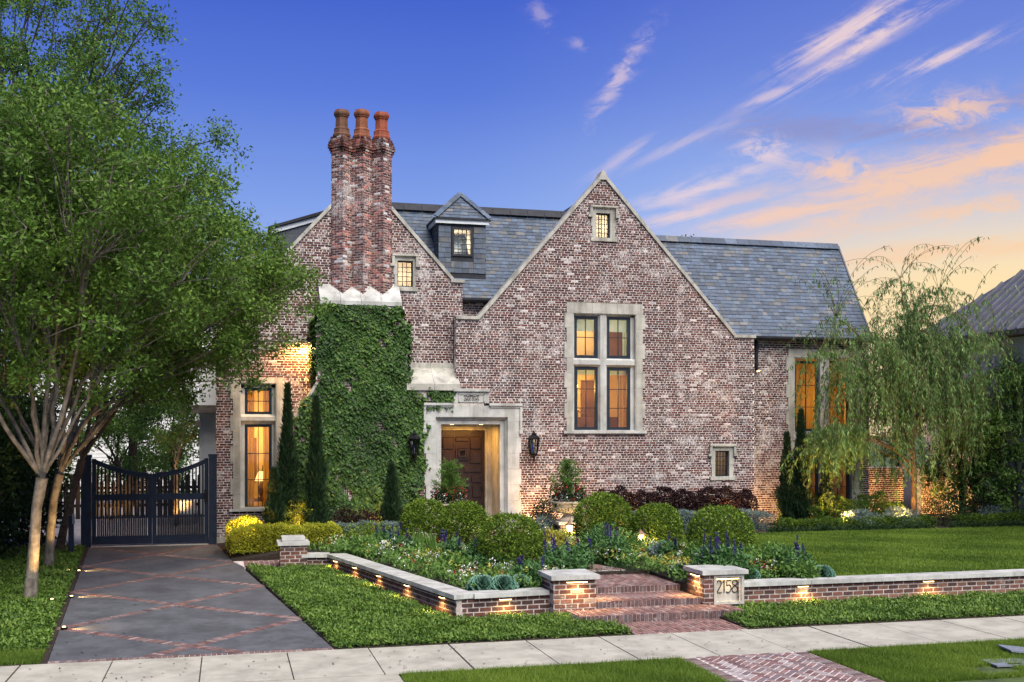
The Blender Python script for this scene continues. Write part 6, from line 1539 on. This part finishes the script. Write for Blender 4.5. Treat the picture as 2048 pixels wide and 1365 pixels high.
def grass(name, label, poly, dens, z0, seed, h=.045, w=.009, base=.5, mask=None):
    r = np.random.default_rng(seed); a = np.array(poly); P = scatter_poly(poly, np.prod(a.max(0)-a.min(0))*dens, r)
    if mask is not None: P = P[mask(P)]
    n = len(P); hh = h*r.uniform(.5, 1.3, n); a_ = r.uniform(0, 6.283, n); ln = r.normal(0, .45, (n, 2))*hh[:, None]
    B = np.stack([P[:, 0], P[:, 1], np.full(n, z0)], 1); s_ = np.stack([np.cos(a_), np.sin(a_), np.zeros(n)], 1)*w/2; T = B+np.stack([ln[:, 0], ln[:, 1], hh], 1)
    v = np.stack([B-s_, B+s_, T], 1).reshape(-1, 3); tone = base+.26*np.sin(P[:, 0]*1.7+seed)*np.sin(P[:, 1]*1.3)+.12*np.sin(P[:, 0]*.6+P[:, 1]*3.1)+.10*np.sin(P[:, 0]*6+P[:, 1]*5)+r.normal(0, .16, n)
    c = np.repeat(np.clip(np.stack([tone, tone, tone, np.ones(n)], 1), 0, 1), 3, axis=0); g = G(); g.addn(v, np.arange(3*n).reshape(-1, 3), c); return tag(g.build(name, L_grass), label, kind='stuff')
g = G(); g.prism([(9.6, 18.72, TZ), (30, 18.8, TZ), (30, 27.35, TZ), (10.2, 27.35, TZ)], (0, 0, .012)); tag(g.build('lawn', M_ground), kind='structure', label='terrace lawn')
lawnp = [(11.2, 18.75), (26, 18.8), (26, 27.32), (10.6, 27.32), (9.7, 24.), (10.3, 21.)]
grass('lawn_grass', 'clipped green terrace lawn behind the right garden wall', lawnp, 2000, TZ+.01, 311, h=.05, w=.017, base=.5)
for k, (x0, x1, lab) in enumerate(((2.2, PX0-.01, 'verge grass left of the herringbone walk'), (PX1+.02, 14.5, 'verge grass right of the herringbone walk'))):
    g = G(); g.box(x0, x1, 8, SWN-.03, -.15, -.03); tag(g.build('verge', M_ground), kind='structure', label='soil below the '+lab)
    grass('verge_grass', lab, [(x0+.02, 12.3), (x1, 12.3), (x1, SWN-.02), (x0+.02, SWN-.02)], 9000, -.03, 313+k, h=.07, w=.008, base=.55, mask=(lambda P: ~((np.abs(P[:, 0]-10.02) < .33) & (np.abs(P[:, 1]-12.72) < .25))) if k else None)
# the verge left of the near walk ends at a curb return of paving
grass('lawn_corner', 'small patch of lawn grass at the left end of the sidewalk', [(-7, 16.28), (-2.5, 16.28), (-2.56, 17.2), (-7, 17.2)], 6000, .0, 317, h=.06, w=.01, base=.45)
g = G(); g.box(-2.0, 2.18, 8, SWN-.02, -.15, -.004); tag(g.build('drive_apron', M_conc), kind='structure', label='concrete apron below the sidewalk')
# ------------------------------------------------------------------ flower beds
BALLS = [(W(px, py, z=TZ).x, W(px, py, z=TZ).y+rd*.3, rd) for _, px, py, rd in BX]
bedL = [(4.05, 18.5), (5.3, 18.6), (6.1, 19.2), (6.1, 20.8), (5.9, 22.3), (5.1, 24.), (4.7, 26.5), (1.6, 26.6), (2.6, 25.0)]
bedR = [(8.25, 18.85), (10.9, 18.75), (10.3, 20.5), (9.6, 22.5), (9.9, 25.5), (8.6, 27.2), (6.8, 27.2), (6.2, 25.), (7.2, 22.4), (7.9, 20.9)]
zt_ = lambda x, y: 0*x+TZ
for k, (b_, lab) in enumerate(((bedL, 'left'), (bedR, 'right'))):
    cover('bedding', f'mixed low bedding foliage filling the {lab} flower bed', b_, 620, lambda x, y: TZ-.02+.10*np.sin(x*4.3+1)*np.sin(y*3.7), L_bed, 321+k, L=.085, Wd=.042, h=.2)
    r = np.random.default_rng(330+k)
    for nm, lm, dn, hh, sz, ll in (('white_flowers', L_white, 22, .33, .035, 'scattered small white flowers'), ('red_flowers', L_red, 10, .26, .045, 'scattered dark red flowers'), ('yellow_flowers', L_yel, 16 if k == 0 else 60, .3, .05, 'scattered yellow green sprigs')):
        a = np.array(b_); P = scatter_poly(b_, np.prod(a.max(0)-a.min(0))*dn*.8, r); P = P[(np.sin(P[:, 0]*2.9+k+sz*90)*np.sin(P[:, 1]*2.3+sz*50)) > .05]; P = P[~np.any([np.hypot(P[:, 0]-q[0], P[:, 1]-q[1]) < q[2]+.12 for q in BALLS], axis=0)]
        m = 7; n = len(P); Q = np.repeat(np.stack([P[:, 0], P[:, 1], TZ+hh*r.uniform(.6, 1.15, n)], 1), m, axis=0)+r.normal(0, .022, (n*m, 3)); g = G(); leaf_cloud(g, Q, r, sz, sz*.8, up=.8, base=.6, var=.2); tag(g.build(nm, lm), f'{ll} in the {lab} flower bed', kind='stuff')
def salvia(label, px, py, w, h, spikes, seed):
    r = np.random.default_rng(seed); p = W(px, py, z=TZ); root = thing('salvia', label, 'flower', (p.x, p.y, TZ), 'purple spiked salvias'); n = int(900*w/.35)
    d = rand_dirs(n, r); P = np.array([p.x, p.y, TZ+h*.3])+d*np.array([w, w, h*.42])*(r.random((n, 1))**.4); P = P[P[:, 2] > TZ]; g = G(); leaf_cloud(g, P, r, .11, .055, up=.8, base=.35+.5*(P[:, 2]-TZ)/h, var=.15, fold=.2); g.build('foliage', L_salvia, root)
    for k in range(max(3, int(spikes*.65))):
        a = r.uniform(0, 6.28); q = w*math.sqrt(r.random())*.9; b0 = np.array([p.x+q*math.cos(a), p.y+q*math.sin(a), TZ+h*.45]); t0 = b0+np.array([r.normal(0, .05), r.normal(0, .05), h*r.uniform(.3, .6)]); m = 60; t = r.uniform(.35, 1., m); Q = b0+(t0-b0)*t[:, None]+r.normal(0, 1, (m, 3))*np.array([1, 1, .4])*(.022*(1.15-t))[:, None]
        g = G(); D = unit(np.stack([r.normal(0, .6, m), r.normal(0, .6, m), np.full(m, .7)], 1)); leaf_quads(g, Q, D, orient(D, r), .035, .02, np.clip(.45+r.normal(0, .25, m), 0, 1)); g.tube([tuple(b0), tuple(t0)], .005, 3, c=(.2, .2, .2, 1)); g.build('flower_spike', L_purple, root)
SV = [('salvia clump left of the three boxwood balls', 770, 1100, .4, .62, 9), ('salvia clump under the leftmost boxwood ball', 808, 1112, .35, .6, 7), ('salvia clump between the two left boxwood balls', 905, 1128, .3, .75, 8), ('salvia clump before the middle boxwood ball', 960, 1135, .35, .8, 8), ('salvia clump directly behind the left step pier', 1125, 1158, .5, .85, 12), ('salvia clump left of the left step pier', 1062, 1168, .4, .55, 4), ('salvia clump at the edge of the brick path', 1165, 1140, .22, .75, 6), ('salvia clump before the ball right of the urn', 1225, 1128, .4, .85, 8), ('salvia clump behind the numbered pier, left', 1425, 1160, .42, .95, 8), ('salvia clump behind the numbered pier, right', 1462, 1162, .45, .9, 9), ('salvia clump beside the lawn corner of the right bed', 1572, 1150, .55, .75, 8), ('small salvia clump beside the lit lantern', 1345, 1125, .3, .6, 4)]
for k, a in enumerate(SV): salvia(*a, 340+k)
def kale(label, px, py, rad, seed, mat=None, z=TZ):
    r = np.random.default_rng(seed); p = W(px, py, z=z+.1); root = thing('ornamental_kale', label, 'plant', (p.x, p.y, z), 'blue green ornamental kales'); g = G()
    for k in range(46):
        a = k*2.399+r.normal(0, .1); t = (k/46)**.6; el = math.radians(80-88*t); q = rad*(.25+.75*t); d = np.array([math.cos(a)*math.cos(el), math.sin(a)*math.cos(el), math.sin(el)]); sd_ = np.array([-math.sin(a), math.cos(a), 0]); up_ = np.cross(d, sd_)*-1
        b0 = np.array([p.x, p.y, z+.1+rad*.35*(1-t)]); n_ = 7; vs = [b0]; wv = q*.62
        for j in range(n_):
            u = -1+2*j/(n_-1); ln = q*(1-.28*u*u); vs.append(b0+d*ln+sd_*u*wv+up_*(.12*rad*math.cos(j*math.pi)+.1*rad))
        tone = .25+.55*(1-t)+r.normal(0, .06); g.add(vs, [[0, j+1, j+2] for j in range(n_-1)], (tone, tone, tone, 1))
    g.build('leaves', mat or L_kale, root); g = G(); g.tube([(p.x, p.y, z-.05), (p.x, p.y, z+.16)], .03, 6); g.build('stem', M_bark2, root)
for k, a in enumerate((('large blue green kale by the wall corner, left one', 964, 1172, .31), ('large blue green kale by the wall corner, middle one', 1006, 1172, .31), ('pale kale right of the wall corner pair', 1040, 1164, .22), ('kale beside the long slanting coping', 730, 1092, .24), ('kale at the lawn corner of the right bed', 1645, 1148, .27), ('kale just left of the numbered pier', 1362, 1140, .24), ('kale behind the numbered pier', 1500, 1150, .22), ('small kale among the left bed flowers', 765, 1105, .2), ('pale kale beside the lit lantern', 1340, 1108, .2))): kale(*a, 360+k)
def strap(label, px, py, n, h, seed):
    r = np.random.default_rng(seed); p = W(px, py, z=TZ); root = thing('iris_clump', label, 'plant', (p.x, p.y, TZ), 'upright strap leaved clumps'); g = G()
    for k in range(n):
        a = r.uniform(0, 6.28); b0 = np.array([p.x+r.normal(0, .07), p.y+r.normal(0, .07), TZ]); t0 = b0+np.array([math.cos(a)*.2*r.random(), math.sin(a)*.2*r.random(), h*r.uniform(.7, 1.1)]); s_ = np.array([math.cos(a+1.57), math.sin(a+1.57), 0])*.016; m_ = (b0+t0)/2+np.array([0, 0, .05]); c = r.uniform(.3, .8); g.add([b0-s_, b0+s_, m_+s_, m_-s_, t0], [[0, 1, 2, 3], [3, 2, 4]], (c, c, c, 1))
    g.build('leaves', L_bed, root)
strap('strap leaved clump between the two left boxwood balls', 836, 1112, 34, .62, 371); strap('strap leaved clump below the leftmost boxwood ball', 862, 1118, 30, .6, 372); strap('strap leaved clump left of the salvia', 690, 1092, 26, .4, 373); strap('strap leaved clump at the left bed edge', 1015, 1190-30, 18, .4, 374)
for k, (lab, px, py, rx, h, m) in enumerate((('leafy green bush beside the brick path', 1205, 1112, .45, .62, L_salvia), ('leafy green bush before the small boxwood ball', 1260, 1118, .4, .5, L_bed), ('pale green lacy bush at the lawn corner', 1540, 1150, .6, .6, L_bed), ('red tinged low bush left of the lawn corner kale', 1605, 1160, .28, .3, L_bed), ('leafy bush filling the middle of the left bed', 720, 1110, .5, .4, L_bed), ('leafy bush behind the wall corner kales', 985, 1150, .45, .4, L_salvia), ('leafy bush beside the largest boxwood ball', 905, 1150, .5, .35, L_bed), ('yellow green bush by the urn pier', 1105, 1105, .4, .5, L_yel), ('silver grey bush near the lit lantern', 1325, 1122, .3, .35, L_grey), ('leafy bush near the lit lantern', 1395, 1140, .32, .5, L_bed))):
    p = W(px, py, z=TZ); shrub('garden_bush', lab, (p.x, p.y, TZ+h*.45), (rx, rx, h*.55), 1300, m, 380+k, L=.09, Wd=.045, shell=.5, lump=.25)
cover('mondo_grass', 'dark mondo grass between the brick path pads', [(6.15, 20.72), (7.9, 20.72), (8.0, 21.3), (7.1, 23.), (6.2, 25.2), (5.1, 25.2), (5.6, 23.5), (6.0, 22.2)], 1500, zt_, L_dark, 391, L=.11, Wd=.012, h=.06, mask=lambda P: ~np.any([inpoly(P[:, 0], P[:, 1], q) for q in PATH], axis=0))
# urns on piers
def urn(label, px, Y, rim_py, seed, pier_h):
    x = XX(px, Y); zr = ZZ(px, rim_py, Y); zb = zr-.52; t = thing('stone_urn', label, 'urn', (x, Y, zb), 'cast stone urns with conifers'); g = G()
    g.lathe([(.24, 0), (.25, .05), (.19, .07), (.13, .13), (.12, .17), (.17, .2), (.30, .26), (.40, .36), (.43, .44), (.44, .47), (.48, .48), (.485, .52), (.44, .52), (.40, .46)], (x, Y, zb), 28); b = g.build('bowl', M_urn, t, smooth=False)
    g = G()
    for k in range(28):
        a = 2*math.pi*k/28; g.tube([(x+.2*math.cos(a), Y+.2*math.sin(a), zb+.21), (x+.325*math.cos(a), Y+.325*math.sin(a), zb+.27), (x+.41*math.cos(a), Y+.41*math.sin(a), zb+.36)], [.01, .022, .012], 5)
    g.build('gadroon', M_urn, b)
    r = np.random.default_rng(seed); pt = thing('urn_planting', label.replace('cast stone urn', 'conifer and flowers in the urn'), 'plant', (x, Y, zr))
    h = ZZ(px, rim_py-86, Y)-zr; g = G()
    for k in range(46):
        t = (k+.5)/46; a = k*2.4+r.normal(0, .3); ln = (.42*(1-t)**.7+.14)*r.uniform(.7, 1.25); b0 = np.array([x, Y, zr+h*.9*t]); e_ = b0+np.array([math.cos(a)*ln*.8, math.sin(a)*ln*.8, ln*r.uniform(.35, .8)]); m = int(60+110*(1-t)); q = r.random(m)[:, None]; P = b0+(e_-b0)*q+r.normal(0, .022, (m, 3)); D = unit(unit(e_-b0)[None]+r.normal(0, .5, (m, 3))); leaf_quads(g, P, D, orient(D, r), r.uniform(.05, .10, m), .014, np.clip(.35+.35*q[:, 0]+r.normal(0, .15, m), 0, 1))
    g.build('conifer', L_oak, pt)
    g = G(); g.tube([(x, Y, zr-.1), (x, Y, zr+h*.8)], [.025, .006], 6); g.build('stem', M_bark2, pt)
    for nm, mt, n, sz, z0, z1 in (('foliage', L_dark, 900, .08, -.05, .28), ('white_flowers', L_white, 420, .045, -.05, .18), ('red_flowers', L_red, 260, .06, .1, .38)):
        a = r.uniform(0, 6.28, n); a = np.where(r.random(n) < .85, np.round(a*3)/3+r.normal(0, .05, n), a); q = r.uniform(.22, .47, n); P = np.stack([x+q*np.cos(a), Y+q*np.sin(a), zr+r.uniform(z0, z1, n)+.1*np.sin(a*5)], 1); g = G(); leaf_cloud(g, P, r, sz, sz*.7, base=.55); g.build(nm, mt, pt)
    p = thing('urn_pier', 'brick pedestal under the '+label.split(' ', 1)[1] if False else 'brick pedestal carrying the '+label, 'pedestal', (x, Y, TZ)); s_ = .3
    kw = dict(course=.078, mod=.215, joint=.016, header_every=0, mat=M_gbrick, mort=M_gmortar, kind='garden')
    brick_face(p, (x-s_, Y-s_, 0), (1, 0, 0), lambda z: [[0, 2*s_]], TZ-.05, zb-.08, thick=.2, seed=seed, **kw); brick_face(p, (x-s_, Y+s_, 0), (0, -1, 0), lambda z: [[0, 2*s_-.012]], TZ-.05, zb-.08, thick=.2, seed=seed+1, **kw); brick_face(p, (x+s_, Y-s_+.012, 0), (0, 1, 0), lambda z: [[0, 2*s_-.012]], TZ-.05, zb-.08, thick=.2, seed=seed+2, **kw)
    g = G(); g.box(x-s_-.06, x+s_+.06, Y-s_-.06, Y+s_+.06, zb-.079, zb-.002); g.build('cap_stone', M_stone, p)
urn('cast stone urn right of the door', 1136, 27.3, 1002, 401, 1.); urn('cast stone urn before the front door', 899, 27.6, 1006, 405, 1.)

# fallen leaves on the paving
r = np.random.default_rng(77); n = 260
P = np.stack([r.uniform(-2.6, 10., n), np.where(r.random(n) < .5, r.uniform(14.5, 16.2, n), r.uniform(16.3, 29., n)), np.zeros(n)], 1)
k = P[:, 1] > SWF; sx = r.random(n); t_ = np.clip(P[:, 1]-SWF, 0, 13.5)
P[k] = np.array([np.array(DP(a, b)) for a, b in zip(sx[k]**2, t_[k])]); P[:, 2] += .012
g = G(); a = r.uniform(0, 6.28, n); D = np.stack([np.cos(a), np.sin(a), r.normal(0, .08, n)], 1); leaf_quads(g, P, unit(D), unit(np.cross(D, np.array([0, 0, 1.]))), r.uniform(.03, .06, n), .025, r.random(n)*.5); tag(g.build('fallen_leaves', L_plum), 'few brown leaves fallen on drive and sidewalk', kind='stuff')
